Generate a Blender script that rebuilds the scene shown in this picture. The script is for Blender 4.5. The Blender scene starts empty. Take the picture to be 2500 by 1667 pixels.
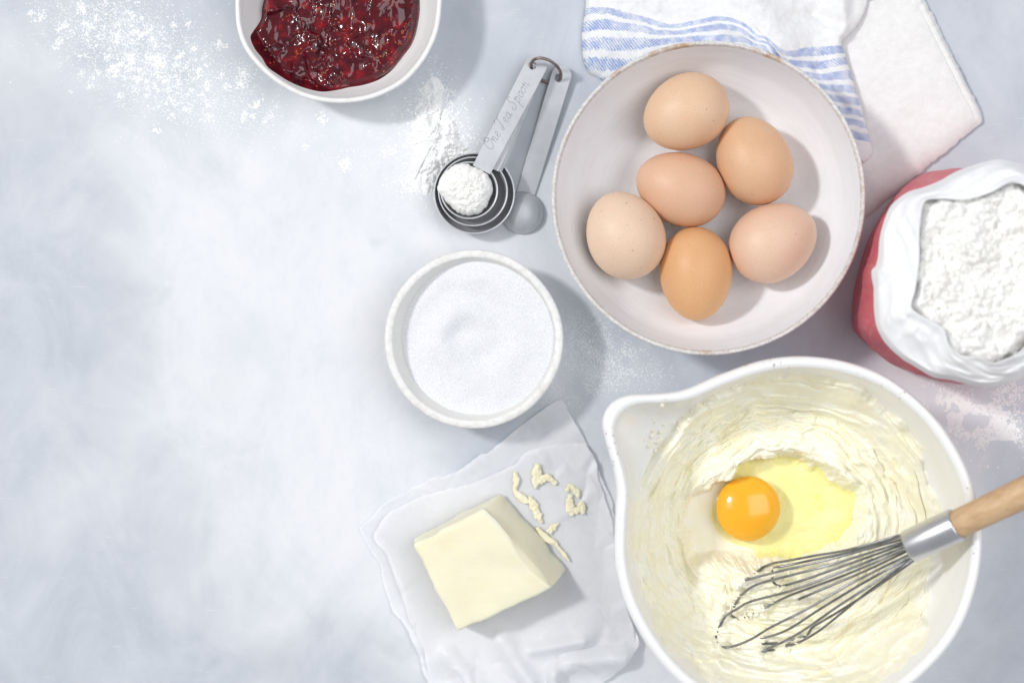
import bpy, bmesh, math, random
import numpy as np
from mathutils import Vector

random.seed(7)
RNG = np.random.default_rng(11)
SC = bpy.context.scene
COL = SC.collection

# ------------------------------------------------------------------ camera
H = 1.30            # camera height above the table (m)
K = 3600.0          # photograph pixels (2500 wide) per metre on the table plane
cam_d = bpy.data.cameras.new('camera')
cam_d.sensor_width = 36.0
cam_d.lens = 36.0 * H / (2500.0 / K)
cam_d.clip_start = 0.05
cam_d.clip_end = 50
cam_d.dof.use_dof = True
cam_d.dof.focus_distance = H - 0.038
cam_d.dof.aperture_fstop = 2.8
cam = bpy.data.objects.new('camera', cam_d)
COL.objects.link(cam)
cam.location = (0, 0, H)
SC.camera = cam

# ------------------------------------------------------------------ world + lights
W = bpy.data.worlds.new('World')
SC.world = W
W.use_nodes = True
bgn = W.node_tree.nodes['Background']
bgn.inputs['Color'].default_value = (0.92, 0.95, 1.0, 1)
bgn.inputs['Strength'].default_value = 0.38


def area(name, az, el, dist, size, power, color):
    """az: degrees from the picture's left towards its top; el: elevation above the table."""
    a, e = math.radians(az), math.radians(el)
    p = Vector((-math.cos(a) * math.cos(e), math.sin(a) * math.cos(e), math.sin(e))) * dist
    l = bpy.data.lights.new(name, 'AREA')
    l.shape = 'ELLIPSE' if 'overhead' in name else 'RECTANGLE'
    l.size, l.size_y = size
    l.energy = power
    l.color = color
    o = bpy.data.objects.new(name, l)
    COL.objects.link(o)
    o.location = p
    o.rotation_euler = (-p).to_track_quat('-Z', 'Y').to_euler()
    return o


area('key_lamp', 22, 47, 5.0, (0.46, 0.46), 124, (1.0, 0.985, 0.96))
area('window_softbox', 14, 50, 4.2, (1.9, 1.9), 28, (0.93, 0.96, 1.0))
area('fill_softbox', 172, 62, 3.2, (2.2, 2.4), 48, (0.965, 0.975, 1.0))

SC.view_settings.view_transform = 'Standard'
SC.view_settings.look = 'None'
SC.view_settings.exposure = -0.06
SC.view_settings.gamma = 1.0
SC.view_settings.use_curve_mapping = False
SC.render.engine = 'CYCLES'
SC.cycles.use_denoising = True
SC.cycles.max_bounces = 8
SC.cycles.transparent_max_bounces = 16
SC.cycles.caustics_reflective = False
SC.cycles.caustics_refractive = False
SC.cycles.sample_clamp_indirect = 4.0


# ------------------------------------------------------------------ pixel -> metres
def P(fx, fy, z=0.0):
    s = (H - z) / H / K
    return np.array([(fx - 1250.0) * s, (833.5 - fy) * s, z])


def PX(pts, z=0.0):
    return np.array([P(a, b, z)[:2] for a, b in pts])


D = 2500.0 / 2352.0


def dd(pts):                       # coordinates read off the full view
    return [(a * D, b * D) for a, b in pts]


def zz(x0, y0, s):                 # coordinates read off a zoomed view
    return lambda pts: [(x0 + a / s, y0 + b / s) for a, b in pts]


z_towel1 = zz(1400, 0, 4.704)
z_towel2 = zz(1850, 0, 2.8517)
z_spoon = zz(1050, 120, 3.408)
z_bag = zz(2050, 370, 2.6133)
z_whisk = zz(1700, 1150, 2.94)
z_butter = zz(860, 950, 2.1865)
z_egg = zz(1330, 50, 1.8451)


# ------------------------------------------------------------------ noise
def _hash(ix, iy, iz, seed):
    n = (ix * 374761393 + iy * 668265263 + iz * 1440662683 + seed * 974634777) & 0xffffffff
    n = ((n ^ (n >> 13)) * 1274126177) & 0xffffffff
    n = n ^ (n >> 16)
    return (n & 0xffff) / 32767.5 - 1.0


def vn(x, y, z=0.0, seed=0):
    x, y, z = np.broadcast_arrays(np.asarray(x, float), np.asarray(y, float), np.asarray(z, float))
    ix, iy, iz = np.floor(x).astype(np.int64), np.floor(y).astype(np.int64), np.floor(z).astype(np.int64)
    fx, fy, fz = x - ix, y - iy, z - iz
    u, v, w = [t * t * t * (t * (t * 6 - 15) + 10) for t in (fx, fy, fz)]
    r = 0
    for a in (0, 1):
        for b in (0, 1):
            for c in (0, 1):
                r = r + (u if a else 1 - u) * (v if b else 1 - v) * (w if c else 1 - w) * _hash(ix + a, iy + b, iz + c, seed)
    return r


def fbm(x, y, z=0.0, o=4, seed=0, gain=0.5):
    r, a, t = 0, 1.0, 0
    for i in range(o):
        r = r + a * vn(x * 2 ** i + 17.3 * i, y * 2 ** i - 9.1 * i, np.asarray(z) * 2 ** i, seed + i)
        t += a
        a *= gain
    return r / t * 1.5


def worley(x, y, seed=0):
    ix, iy = np.floor(x).astype(np.int64), np.floor(y).astype(np.int64)
    f1 = np.full(x.shape, 9.0)
    f2 = np.full(x.shape, 9.0)
    cid = np.zeros(x.shape)
    for a in (-1, 0, 1):
        for b in (-1, 0, 1):
            px = ix + a + 0.5 + 0.45 * _hash(ix + a, iy + b, 0, seed)
            py = iy + b + 0.5 + 0.45 * _hash(ix + a, iy + b, 5, seed)
            d = np.hypot(px - x, py - y)
            near = d < f1
            f2 = np.where(near, f1, np.minimum(f2, d))
            cid = np.where(near, _hash(ix + a, iy + b, 9, seed), cid)
            f1 = np.where(near, d, f1)
    return f1, f2, cid


def sstep(a, b, x):
    t = np.clip((np.asarray(x, float) - a) / (b - a), 0, 1)
    return t * t * (3 - 2 * t)


# ------------------------------------------------------------------ mesh helpers
def to_mesh(name, v, f, smooth=True):
    me = bpy.data.meshes.new(name)
    v = np.asarray(v, np.float32)
    if isinstance(f, np.ndarray):
        n, k = f.shape
        flat, tot = f.ravel(), np.full(n, k)
    else:
        tot = np.array([len(q) for q in f])
        flat = np.array([i for q in f for i in q])
    me.vertices.add(len(v))
    me.vertices.foreach_set('co', v.ravel())
    me.loops.add(len(flat))
    me.loops.foreach_set('vertex_index', flat.astype(np.int32))
    me.polygons.add(len(tot))
    me.polygons.foreach_set('loop_start', (np.cumsum(tot) - tot).astype(np.int32))
    me.polygons.foreach_set('loop_total', tot.astype(np.int32))
    me.update(calc_edges=True)
    me.validate()
    me.polygons.foreach_set('use_smooth', np.full(len(me.polygons), smooth))
    me.update()
    return me


def obj(name, v, f, mat, parent=None, origin=None, smooth=True):
    """one mesh object; v in world metres"""
    v = np.asarray(v, float)
    if parent is not None:
        o0 = np.array(parent['_o'])
    else:
        o0 = np.array(origin if origin is not None else (v[:, 0].mean(), v[:, 1].mean(), v[:, 2].min()))
    o = bpy.data.objects.new(name, to_mesh(name, v - o0, f, smooth))
    o.data.materials.append(mat)
    COL.objects.link(o)
    if parent is not None:
        o.parent = parent
        o['_o'] = [float(q) for q in o0]
    else:
        o.location = o0
        o['_o'] = [float(q) for q in o0]
    return o


def thing(name, label, cat, loc, group=None):
    o = bpy.data.objects.new(name, None)
    o.empty_display_size = 0.01
    COL.objects.link(o)
    o.location = loc
    o['_o'] = [float(q) for q in loc]
    return tag(o, label, cat, group)


def tag(o, label, cat=None, group=None, kind=None):
    o['label'] = label
    if cat:
        o['category'] = cat
    if group:
        o['group'] = group
    if kind:
        o['kind'] = kind
    return o


def grid_f(nu, nv, wrap_v=True, flip=False):
    """faces of a (nu rows) x (nv columns) vertex grid; columns wrap when closed"""
    i, j = np.meshgrid(np.arange(nu - 1), np.arange(nv if wrap_v else nv - 1), indexing='ij')
    j2 = (j + 1) % nv
    f = np.stack([i * nv + j, (i + 1) * nv + j, (i + 1) * nv + j2, i * nv + j2], -1).reshape(-1, 4)
    return f[:, ::-1] if flip else f


def catmull(pts, n, closed=False):
    p = np.asarray(pts, float)
    m = len(p)
    if closed:
        q = np.vstack([p[-1], p, p[0], p[1]])
        seg = m
    else:
        q = np.vstack([2 * p[0] - p[1], p, 2 * p[-1] - p[-2]])
        seg = m - 1
    t = np.linspace(0, seg, n, endpoint=not closed)
    i = np.minimum(t.astype(int), seg - 1)
    u = (t - i)[:, None]
    a, b, c, d = q[i], q[i + 1], q[i + 2], q[i + 3]
    return 0.5 * (2 * b + (c - a) * u + (2 * a - 5 * b + 4 * c - d) * u ** 2 + (3 * b - a - 3 * c + d) * u ** 3)


def tube(path, r, n=10, cap=True):
    p = np.asarray(path, float)
    m = len(p)
    r = np.broadcast_to(np.asarray(r, float), (m,))
    t = np.gradient(p, axis=0)
    t /= np.linalg.norm(t, axis=1)[:, None] + 1e-12
    ref = np.array([0, 0, 1.0]) if abs(t[0][2]) < 0.9 else np.array([1.0, 0, 0])
    u = np.cross(t[0], ref)
    u /= np.linalg.norm(u)
    V = []
    for i in range(m):
        u = u - t[i] * np.dot(u, t[i])
        u /= np.linalg.norm(u)
        w = np.cross(t[i], u)
        a = np.linspace(0, 2 * np.pi, n, endpoint=False)[:, None]
        V.append(p[i] + r[i] * (np.cos(a) * u + np.sin(a) * w))
    V = np.vstack(V)
    F = [tuple(q) for q in grid_f(m, n, True, True)]
    if cap:
        F.append(tuple(range(n))[::-1])
        F.append(tuple(range((m - 1) * n, m * n)))
    return V, F


def polar_R(pts, c, nt):
    """radius of a closed outline (metres) about c, sampled at nt angles"""
    q = catmull(pts, 1400, True) - np.asarray(c)[:2]
    th = np.unwrap(np.arctan2(q[:, 1], q[:, 0]))
    if th[-1] < th[0]:
        th, q = th[::-1], q[::-1]
    r = np.hypot(q[:, 0], q[:, 1])
    a = np.linspace(0, 2 * np.pi, nt, endpoint=False)
    o = np.argsort(th % (2 * np.pi))
    return a, np.interp(a, (th % (2 * np.pi))[o], r[o], period=2 * np.pi)


def polar_grid(pts, c, nr, nt, t0=0.004, power=0.8):
    a, R = polar_R(pts, c, nt)
    t = np.linspace(t0, 1, nr) ** power
    X = c[0] + t[:, None] * R * np.cos(a)
    Y = c[1] + t[:, None] * R * np.sin(a)
    return t, a, R, X, Y


def close_center(v, f, nt):
    """cap the first ring of a polar grid (fan)"""
    c = v[:nt].mean(0)
    v = np.vstack([v, c])
    k = len(v) - 1
    j = np.arange(nt)
    fan = np.stack([np.full(nt, k), j, (j + 1) % nt, (j + 1) % nt], -1)
    return v, [tuple(q) for q in f] + [(k, int(b), int(c2)) for _, b, c2, _ in fan]


def lathe(prof, c, nt, scale=None):
    """prof: (m,2) r,z; scale: function (m index array, angle array) -> factor grid"""
    prof = np.asarray(prof, float)
    a = np.linspace(0, 2 * np.pi, nt, endpoint=False)
    S = np.ones((len(prof), nt)) if scale is None else scale(prof, a)
    X = c[0] + prof[:, :1] * S * np.cos(a)
    Y = c[1] + prof[:, :1] * S * np.sin(a)
    Z = np.repeat(prof[:, 1:], nt, 1)
    v = np.stack([X, Y, Z], -1).reshape(-1, 3)
    return v, grid_f(len(prof), nt)


def smooth_prof(pts, n):
    return catmull(pts, n)


# grains: many tiny jittered octahedra / icosahedra in one mesh
ICO = np.array([(0, 0, 1)] + [(math.cos(k * 1.2566) * .894, math.sin(k * 1.2566) * .894, .447) for k in range(5)] +
               [(math.cos((k + .5) * 1.2566) * .894, math.sin((k + .5) * 1.2566) * .894, -.447) for k in range(5)] + [(0, 0, -1)])
ICOF = np.array([(0, 1 + k, 1 + (k + 1) % 5) for k in range(5)] + [(1 + k, 6 + k, 1 + (k + 1) % 5) for k in range(5)] +
                [(1 + (k + 1) % 5, 6 + k, 6 + (k + 1) % 5) for k in range(5)] + [(11, 6 + (k + 1) % 5, 6 + k) for k in range(5)])
OCT = np.array([(1, 0, 0), (-1, 0, 0), (0, 1, 0), (0, -1, 0), (0, 0, 1), (0, 0, -1.0)])
OCTF = np.array([(0, 2, 4), (2, 1, 4), (1, 3, 4), (3, 0, 4), (2, 0, 5), (1, 2, 5), (3, 1, 5), (0, 3, 5)])


def grains(xyz, r, base=ICO, bf=ICOF, jit=0.3, flat=0.75):
    n, k = len(xyz), len(base)
    s = 1 + jit * RNG.standard_normal((n, k, 1)).clip(-1.5, 1.5)
    ax = (1 + 0.25 * RNG.standard_normal((n, 1, 3))).clip(0.5, 1.7) * np.array([1, 1, flat])
    v = xyz[:, None, :] + base[None] * s * ax * np.asarray(r)[:, None, None]
    f = bf[None] + (np.arange(n) * k)[:, None, None]
    return v.reshape(-1, 3), f.reshape(-1, 3)


def join(parts):
    V, F, n = [], [], 0
    for v, f in parts:
        V.append(np.asarray(v))
        F += [tuple(int(i) + n for i in q) for q in f]
        n += len(v)
    return np.vstack(V), F


# ------------------------------------------------------------------ materials
class M:
    def __init__(s, name):
        s.m = bpy.data.materials.new(name)
        s.m.use_nodes = True
        s.t = s.m.node_tree
        s.n = s.t.nodes
        s.p = s.n['Principled BSDF']
        s.out = s.n['Material Output']
        s.tc = None

    def node(s, kind, **kw):
        n = s.n.new(kind)
        for k, v in kw.items():
            if hasattr(n, k) and not k.startswith('i_'):
                setattr(n, k, v)
        return n

    def link(s, a, b):
        s.t.links.new(a, b)

    def coord(s, scale=(1, 1, 1), rot=(0, 0, 0), loc=(0, 0, 0)):
        if s.tc is None:
            s.tc = s.n.new('ShaderNodeTexCoord')
        mp = s.n.new('ShaderNodeMapping')
        mp.inputs['Scale'].default_value = scale
        mp.inputs['Rotation'].default_value = rot
        mp.inputs['Location'].default_value = loc
        s.link(s.tc.outputs['Object'], mp.inputs['Vector'])
        return mp.outputs[0]

    def noise(s, scale, detail=4, rough=0.55, vec=None, dist=0.0):
        n = s.n.new('ShaderNodeTexNoise')
        n.inputs['Scale'].default_value = scale
        n.inputs['Detail'].default_value = detail
        n.inputs['Roughness'].default_value = rough
        n.inputs['Distortion'].default_value = dist
        s.link(vec if vec is not None else s.coord(), n.inputs['Vector'])
        return n.outputs['Fac']

    def ramp(s, fac, stops):
        r = s.n.new('ShaderNodeValToRGB')
        e = r.color_ramp.elements
        while len(e) < len(stops):
            e.new(0.5)
        for el, (p, c) in zip(e, stops):
            el.position = p
            el.color = (c, c, c, 1) if np.isscalar(c) else (*c, 1)
        s.link(fac, r.inputs[0])
        return r.outputs[0]

    def mix(s, fac, a, b, mode='MIX'):
        n = s.n.new('ShaderNodeMix')
        n.data_type = 'RGBA'
        n.blend_type = mode
        for sock, val in ((n.inputs[0], fac), (n.inputs[6], a), (n.inputs[7], b)):
            if isinstance(val, (int, float)):
                sock.default_value = val
            elif isinstance(val, tuple):
                sock.default_value = (*val, 1)
            else:
                s.link(val, sock)
        return n.outputs[2]

    def math(s, op, a, b=0.0, c=None):
        n = s.n.new('ShaderNodeMath')
        n.operation = op
        for sock, val in zip(n.inputs, (a, b, c)):
            if val is None:
                continue
            if isinstance(val, (int, float)):
                sock.default_value = val
            else:
                s.link(val, sock)
        return n.outputs[0]

    def bump(s, h, strength=0.3, dist=0.001):
        b = s.n.new('ShaderNodeBump')
        b.inputs['Strength'].default_value = strength
        b.inputs['Distance'].default_value = dist
        s.link(h, b.inputs['Height'])
        prev = s.p.inputs['Normal']
        if prev.is_linked:
            s.link(prev.links[0].from_socket, b.inputs['Normal'])
        s.link(b.outputs[0], s.p.inputs['Normal'])
        return s

    def set(s, **kw):
        names = dict(color='Base Color', rough='Roughness', metal='Metallic', ior='IOR', spec='Specular IOR Level',
                     sss='Subsurface Weight', sssr='Subsurface Radius', ssss='Subsurface Scale', trans='Transmission Weight',
                     coat='Coat Weight', coatr='Coat Roughness', sheen='Sheen Weight', alpha='Alpha', aniso='Anisotropic')
        for k, v in kw.items():
            sock = s.p.inputs[names[k]]
            if isinstance(v, (int, float)):
                sock.default_value = v
            elif isinstance(v, tuple):
                sock.default_value = (*v, 1) if (k == 'color') else v
            else:
                s.link(v, sock)
        return s


def attr(s, name):
    a = s.n.new('ShaderNodeAttribute')
    a.attribute_name = name
    return a


# ================================================================== TABLE (setting)
m = M('pale_blue_marble')
pos = m.coord()
cloud = m.noise(5.5, 5, 0.6, m.coord((1, 0.7, 1), (0, 0, 0.35)), 0.6)
cloud2 = m.noise(13, 7, 0.68, m.coord((1.15, 0.85, 1), (0, 0, 0.38), (3, 1, 0)), 0.8)
streak = m.noise(26, 6, 0.7, m.coord((1.7, 0.55, 1), (0, 0, 0.42)), 0.5)
mott = m.noise(16, 5, 0.62, m.coord((1, 0.8, 1), (0, 0, 0.4), (9, 4, 0)), 0.4)
fine = m.noise(260, 3, 0.6, m.coord((2.0, 0.6, 1), (0, 0, 0.42)))


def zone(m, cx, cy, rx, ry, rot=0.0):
    """soft cloud of greyer stone, doubling as painted light falloff, round a point of the slab (metres), its border broken up by the veining"""
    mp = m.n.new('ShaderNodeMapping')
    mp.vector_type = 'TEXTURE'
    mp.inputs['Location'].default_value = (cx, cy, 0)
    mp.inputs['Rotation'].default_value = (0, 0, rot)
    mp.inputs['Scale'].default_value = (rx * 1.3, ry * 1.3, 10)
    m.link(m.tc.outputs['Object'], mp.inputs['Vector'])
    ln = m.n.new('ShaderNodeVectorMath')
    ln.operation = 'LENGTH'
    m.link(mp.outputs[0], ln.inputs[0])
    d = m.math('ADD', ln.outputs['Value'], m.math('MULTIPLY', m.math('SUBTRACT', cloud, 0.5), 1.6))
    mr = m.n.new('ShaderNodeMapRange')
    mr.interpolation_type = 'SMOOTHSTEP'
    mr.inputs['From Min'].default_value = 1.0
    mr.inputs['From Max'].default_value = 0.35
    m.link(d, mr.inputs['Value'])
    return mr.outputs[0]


zs = None  # stone clouds; those along the edges also paint light falloff into the colour
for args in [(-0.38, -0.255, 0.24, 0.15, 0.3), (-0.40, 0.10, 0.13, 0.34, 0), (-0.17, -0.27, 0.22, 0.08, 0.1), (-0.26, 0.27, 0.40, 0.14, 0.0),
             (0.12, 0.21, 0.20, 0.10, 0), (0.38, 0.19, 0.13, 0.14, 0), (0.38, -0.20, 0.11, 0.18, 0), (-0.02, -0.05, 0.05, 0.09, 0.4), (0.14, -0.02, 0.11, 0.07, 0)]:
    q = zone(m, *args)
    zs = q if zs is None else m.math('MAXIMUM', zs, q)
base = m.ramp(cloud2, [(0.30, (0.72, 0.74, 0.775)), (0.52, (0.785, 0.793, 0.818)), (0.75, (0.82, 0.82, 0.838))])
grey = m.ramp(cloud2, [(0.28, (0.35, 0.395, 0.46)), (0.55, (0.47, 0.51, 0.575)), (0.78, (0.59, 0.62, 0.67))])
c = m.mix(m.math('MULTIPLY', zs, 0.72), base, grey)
c = m.mix(m.ramp(streak, [(0.54, 0.0), (0.80, 0.16)]), c, (0.63, 0.67, 0.74))
c = m.mix(m.ramp(mott, [(0.50, 0.0), (0.74, 0.38)]), c, (0.60, 0.645, 0.71))
scr = m.noise(60, 2, 0.5, m.coord((1, 26, 1), (0, 0, 1.1), (1, 2, 0)))
c = m.mix(m.ramp(scr, [(0.69, 0.0), (0.74, 0.45)]), c, (0.90, 0.90, 0.91))
warm = m.noise(7, 3, 0.5, m.coord((1, 1, 1), (0, 0, 0), (5, 2, 1)))
c = m.mix(m.ramp(warm, [(0.60, 0.0), (0.78, 0.25)]), c, (0.80, 0.79, 0.75))
spk = m.noise(24, 2, 0.5, m.coord((1, 1, 1), (0, 0, 0), (2, 7, 1)))
c = m.mix(m.ramp(spk, [(0.70, 0.0), (0.78, 0.30)]), c, (0.46, 0.50, 0.57))
gr = m.noise(95, 5, 0.7, m.coord((1.5, 0.7, 1), (0, 0, 0.42)))
c = m.mix(m.ramp(gr, [(0.52, 0.0), (0.74, 0.22)]), c, (0.58, 0.62, 0.68))
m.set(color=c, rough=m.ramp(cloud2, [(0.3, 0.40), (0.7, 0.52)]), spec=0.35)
m.bump(fine, 0.05, 0.0004)
m.bump(scr, 0.05, 0.0004)
MARBLE = m.m
nx = 3
gx, gy = np.meshgrid(np.linspace(-1.3, 1.3, nx), np.linspace(-1.1, 1.1, nx), indexing='ij')
v = np.stack([gx, gy, 0 * gx], -1).reshape(-1, 3)
v2 = np.vstack([v, v - [0, 0, 0.03]])
f = [tuple(q) for q in grid_f(nx, nx, False)]
f += [tuple(i + 9 for i in q[::-1]) for q in f]
rim = [0, 1, 2, 5, 8, 7, 6, 3]
f += [(rim[i], rim[(i + 1) % 8], rim[(i + 1) % 8] + 9, rim[i] + 9) for i in range(8)]
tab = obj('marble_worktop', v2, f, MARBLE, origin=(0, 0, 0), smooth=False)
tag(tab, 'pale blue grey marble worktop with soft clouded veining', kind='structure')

# ================================================================== shared materials
m = M('flour_white')
m.set(color=m.ramp(m.noise(700, 3), [(0.3, (0.875, 0.86, 0.82)), (0.7, (0.925, 0.915, 0.89))]), rough=0.95, spec=0.08, sss=0.6, sssr=(1.0, 1.0, 1.0), ssss=0.0025)
m.bump(m.noise(1500, 3), 0.15, 0.0004)
FLOUR = m.m
m = M('flour_dust')
m.set(color=m.ramp(m.noise(700, 2), [(0.3, (0.93, 0.93, 0.925)), (0.7, (0.96, 0.96, 0.955))]), rough=0.95, spec=0.05)
DUST = m.m

m = M('sugar_white')
m.set(color=m.ramp(m.noise(1500, 2), [(0.36, (0.70, 0.71, 0.74)), (0.60, (0.85, 0.855, 0.875))]), rough=0.55, spec=0.5)
m.bump(m.noise(1500, 2), 0.45, 0.0008)
SUGAR = m.m


# ================================================================== EGG BOWL
zr = 0.062
cb = P(1731, 483, zr)
RB = 385 / K * (H - zr) / H
inner = [(0.0008, 0.0085), (0.02, 0.0085), (0.045, 0.0092), (0.06, 0.0115), (0.075, 0.0185), (0.088, 0.034), (0.0945, 0.048), (0.0982, 0.0595)]
k = RB / 0.1016
egg_in = smooth_prof([(r * k, z) for r, z in inner], 60)
rimp = smooth_prof([(0.0982 * k, 0.0595), (0.0992 * k, 0.0617), (0.1003 * k, 0.0622), (0.1013 * k, 0.0615), (0.1016 * k, 0.0598)], 14)
outp = smooth_prof([(0.1016 * k, 0.0598), (0.0985 * k, 0.050), (0.093 * k, 0.036), (0.080 * k, 0.0155), (0.066 * k, 0.007), (0.056 * k, 0.0045), (0.054 * k, 0.0004), (0.050 * k, 0.0004), (0.048 * k, 0.003), (0.001, 0.003)], 50)


def hand_thrown(amp, seed, zamp=0.0):
    def s(prof, a):
        n = vn(np.cos(a) * 1.3 + 4, np.sin(a) * 1.3, seed, seed)
        n2 = vn(np.cos(a) * 5 + 4, np.sin(a) * 5, seed, seed + 3)
        return 1 + (amp * n + amp * 0.25 * n2)[None] * np.ones((len(prof), 1))
    return s


def glaze(name, body, speck, rough=0.28, rings=True, tint=None):
    m = M(name)
    n1 = m.noise(60, 5, 0.6)
    col = m.mix(m.ramp(n1, [(0.35, 0.0), (0.7, 0.5)]), body, tint or tuple(x * 0.93 for x in body))
    if rings:
        # throwing rings: concentric brush marks of the glaze
        sp = m.n.new('ShaderNodeSeparateXYZ')
        m.link(m.coord(), sp.inputs[0])
        rr = m.math('SQRT', m.math('ADD', m.math('MULTIPLY', sp.outputs[0], sp.outputs[0]), m.math('MULTIPLY', sp.outputs[1], sp.outputs[1])))
        cv = m.n.new('ShaderNodeCombineXYZ')
        m.link(m.math('MULTIPLY', rr, 520.0), cv.inputs[0])
        m.link(m.math('MULTIPLY', m.math('ARCTAN2', sp.outputs[1], sp.outputs[0]), 2.2), cv.inputs[1])
        ringn = m.noise(1.0, 4, 0.65, cv.outputs[0])
        col = m.mix(m.ramp(ringn, [(0.45, 0.0), (0.8, 0.38)]), col, tuple(x * 0.84 for x in body))
        m.bump(ringn, 0.10, 0.0006)
    sp1 = m.noise(340, 2, 0.5)
    sp2 = m.noise(90, 3, 0.5)
    col = m.mix(m.math('MULTIPLY', m.ramp(sp1, [(0.74, 0.0), (0.79, 1.0)]), m.ramp(sp2, [(0.44, 0.0), (0.60, 0.8)])), col, speck)
    m.set(color=col, rough=rough, spec=0.5)
    m.bump(n1, 0.05, 0.001)
    return m


EB = glaze('speckled_lilac_white_glaze', (0.905, 0.935, 0.985), (0.34, 0.30, 0.30), 0.30)
EBmat = EB.m
m = M('worn_stoneware_rim')
n1 = m.noise(34, 5, 0.65)
n2 = m.noise(420, 3, 0.6)
c = m.mix(m.ramp(n2, [(0.40, 0.0), (0.62, 1.0)]), (0.76, 0.75, 0.74), (0.60, 0.575, 0.55))
c = m.mix(m.ramp(n1, [(0.54, 0.0), (0.66, 0.85)]), c, (0.47, 0.29, 0.15))
m.set(color=c, rough=0.6, spec=0.3)
m.bump(n2, 0.12, 0.0003)
RIMB = m.m

eb = thing('egg_bowl', 'wide shallow speckled off white stoneware bowl with worn brown rim holding six eggs', 'bowl', (cb[0], cb[1], 0))
sc_eb = hand_thrown(0.004, 21)
v, f = lathe(np.vstack([egg_in, outp[0:1] * 0 + egg_in[-1:]])[:-1], cb, 160, sc_eb)
v, f = close_center(v, f, 160)
obj('bowl_inside', v, f, EBmat, eb)
v, f = lathe(rimp, cb, 160, sc_eb)
obj('rim', v, f, RIMB, eb)
v, f = lathe(outp, cb, 160, sc_eb)
obj('bowl_outside', v, f, EBmat, eb)


def bowl_z(x, y):
    r = np.hypot(x - cb[0], y - cb[1])
    return np.interp(r, egg_in[:, 0], egg_in[:, 1])


# ------------------------------------------------------------------ eggs
def egg_mat(name, col, col2, seed):
    m = M(name)
    n1 = m.noise(38, 3, 0.5, m.coord((1, 1, 1), (0, 0, 0), (seed, seed * 2, 0)))
    c = m.mix(m.ramp(n1, [(0.35, 0.0), (0.7, 1.0)]), col, col2)
    pore = m.noise(1500, 2, 0.5)
    c = m.mix(m.ramp(pore, [(0.54, 0.0), (0.70, 0.42)]), c, tuple(x * 0.72 for x in col))
    spot = m.noise(430, 1, 0.5, m.coord((1, 1, 1), (0, 0, 0), (seed * 3, 1, 5)))
    c = m.mix(m.ramp(spot, [(0.75, 0.0), (0.79, 0.6)]), c, (0.42, 0.22, 0.12))
    m.set(color=c, rough=0.46, spec=0.36, sss=0.08, sssr=(0.6, 0.25, 0.12), ssss=0.003)
    m.bump(pore, 0.16, 0.0003)
    return m.m


def egg(cz, a, b, deg, k, mat, label, tilt=0.0):
    """cz: centre in the zoomed egg view; a, b: half axes there; deg: direction of the narrow end, anticlockwise from right"""
    (fx, fy), = z_egg([cz])
    s = 1 / 1.8451 / K
    nt, npf = 48, 40
    u = np.cos(np.linspace(0, np.pi, npf))
    z = 0.034
    for it in range(5):
        sc = s * (H - z) / H
        A, B = a * sc, b * sc
        ax = u * A
        rr = B * np.sqrt(np.clip(1 - u * u, 0, 1)) * (1 - k * u - 0.10 * k * u * u) * (1 + 0.35 * k * k)
        th = np.linspace(0, 2 * np.pi, nt, endpoint=False)
        L = np.stack([np.repeat(ax[:, None], nt, 1), rr[:, None] * np.cos(th), rr[:, None] * np.sin(th)], -1).reshape(-1, 3)
        ct, st = math.cos(tilt), math.sin(tilt)
        L = np.stack([L[:, 0] * ct - L[:, 2] * st, L[:, 1], L[:, 0] * st + L[:, 2] * ct], -1)
        cd, sd = math.cos(math.radians(deg)), math.sin(math.radians(deg))
        L = np.stack([L[:, 0] * cd - L[:, 1] * sd, L[:, 0] * sd + L[:, 1] * cd, L[:, 2]], -1)
        p = P(fx, fy, z)
        z = float(np.max(bowl_z(L[:, 0] + p[0], L[:, 1] + p[1]) - L[:, 2])) + 0.0002
    p = P(fx, fy, z)
    o = obj('egg', L + p, grid_f(npf, nt), mat, origin=(p[0], p[1], z + L[:, 2].min()))
    return tag(o, label, 'egg', 'brown eggs in the shallow bowl')


e_tan = egg_mat('eggshell_tan', (0.77, 0.51, 0.33), (0.79, 0.55, 0.38), 1)
e_mid = egg_mat('eggshell_warm', (0.71, 0.43, 0.25), (0.75, 0.48, 0.30), 2)
e_deep = egg_mat('eggshell_orange', (0.72, 0.40, 0.19), (0.75, 0.44, 0.22), 3)
e_rose = egg_mat('eggshell_rosy', (0.71, 0.44, 0.29), (0.74, 0.47, 0.32), 4)
e_pale = egg_mat('eggshell_pale', (0.78, 0.57, 0.41), (0.80, 0.61, 0.46), 5)
e_pink = egg_mat('eggshell_pale_pink', (0.79, 0.56, 0.41), (0.79, 0.52, 0.38), 6)
egg((636.5, 414.5), 200, 168, 207, 0.07, e_tan, 'tan egg farthest up the bowl, next to the striped towel')
egg((942.5, 632), 205, 167, 114, 0.06, e_mid, 'freckled brown egg between the uppermost tan egg and the pale pink egg')
egg((611, 758.5), 206, 162, 158, 0.08, e_rose, 'rosy brown egg lying in the middle of the other five')
egg((362, 967.5), 202, 175, 114, 0.07, e_pale, 'palest cream brown egg by the bowl wall facing the sugar bowl')
egg((680.5, 1141), 211, 163, 272, 0.07, e_deep, 'deepest orange brown egg, set upright toward the mixing bowl')
egg((1029.5, 998), 205, 172, 29, 0.09, e_pink, 'pale pink brown egg nearest the flour bag')

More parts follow.
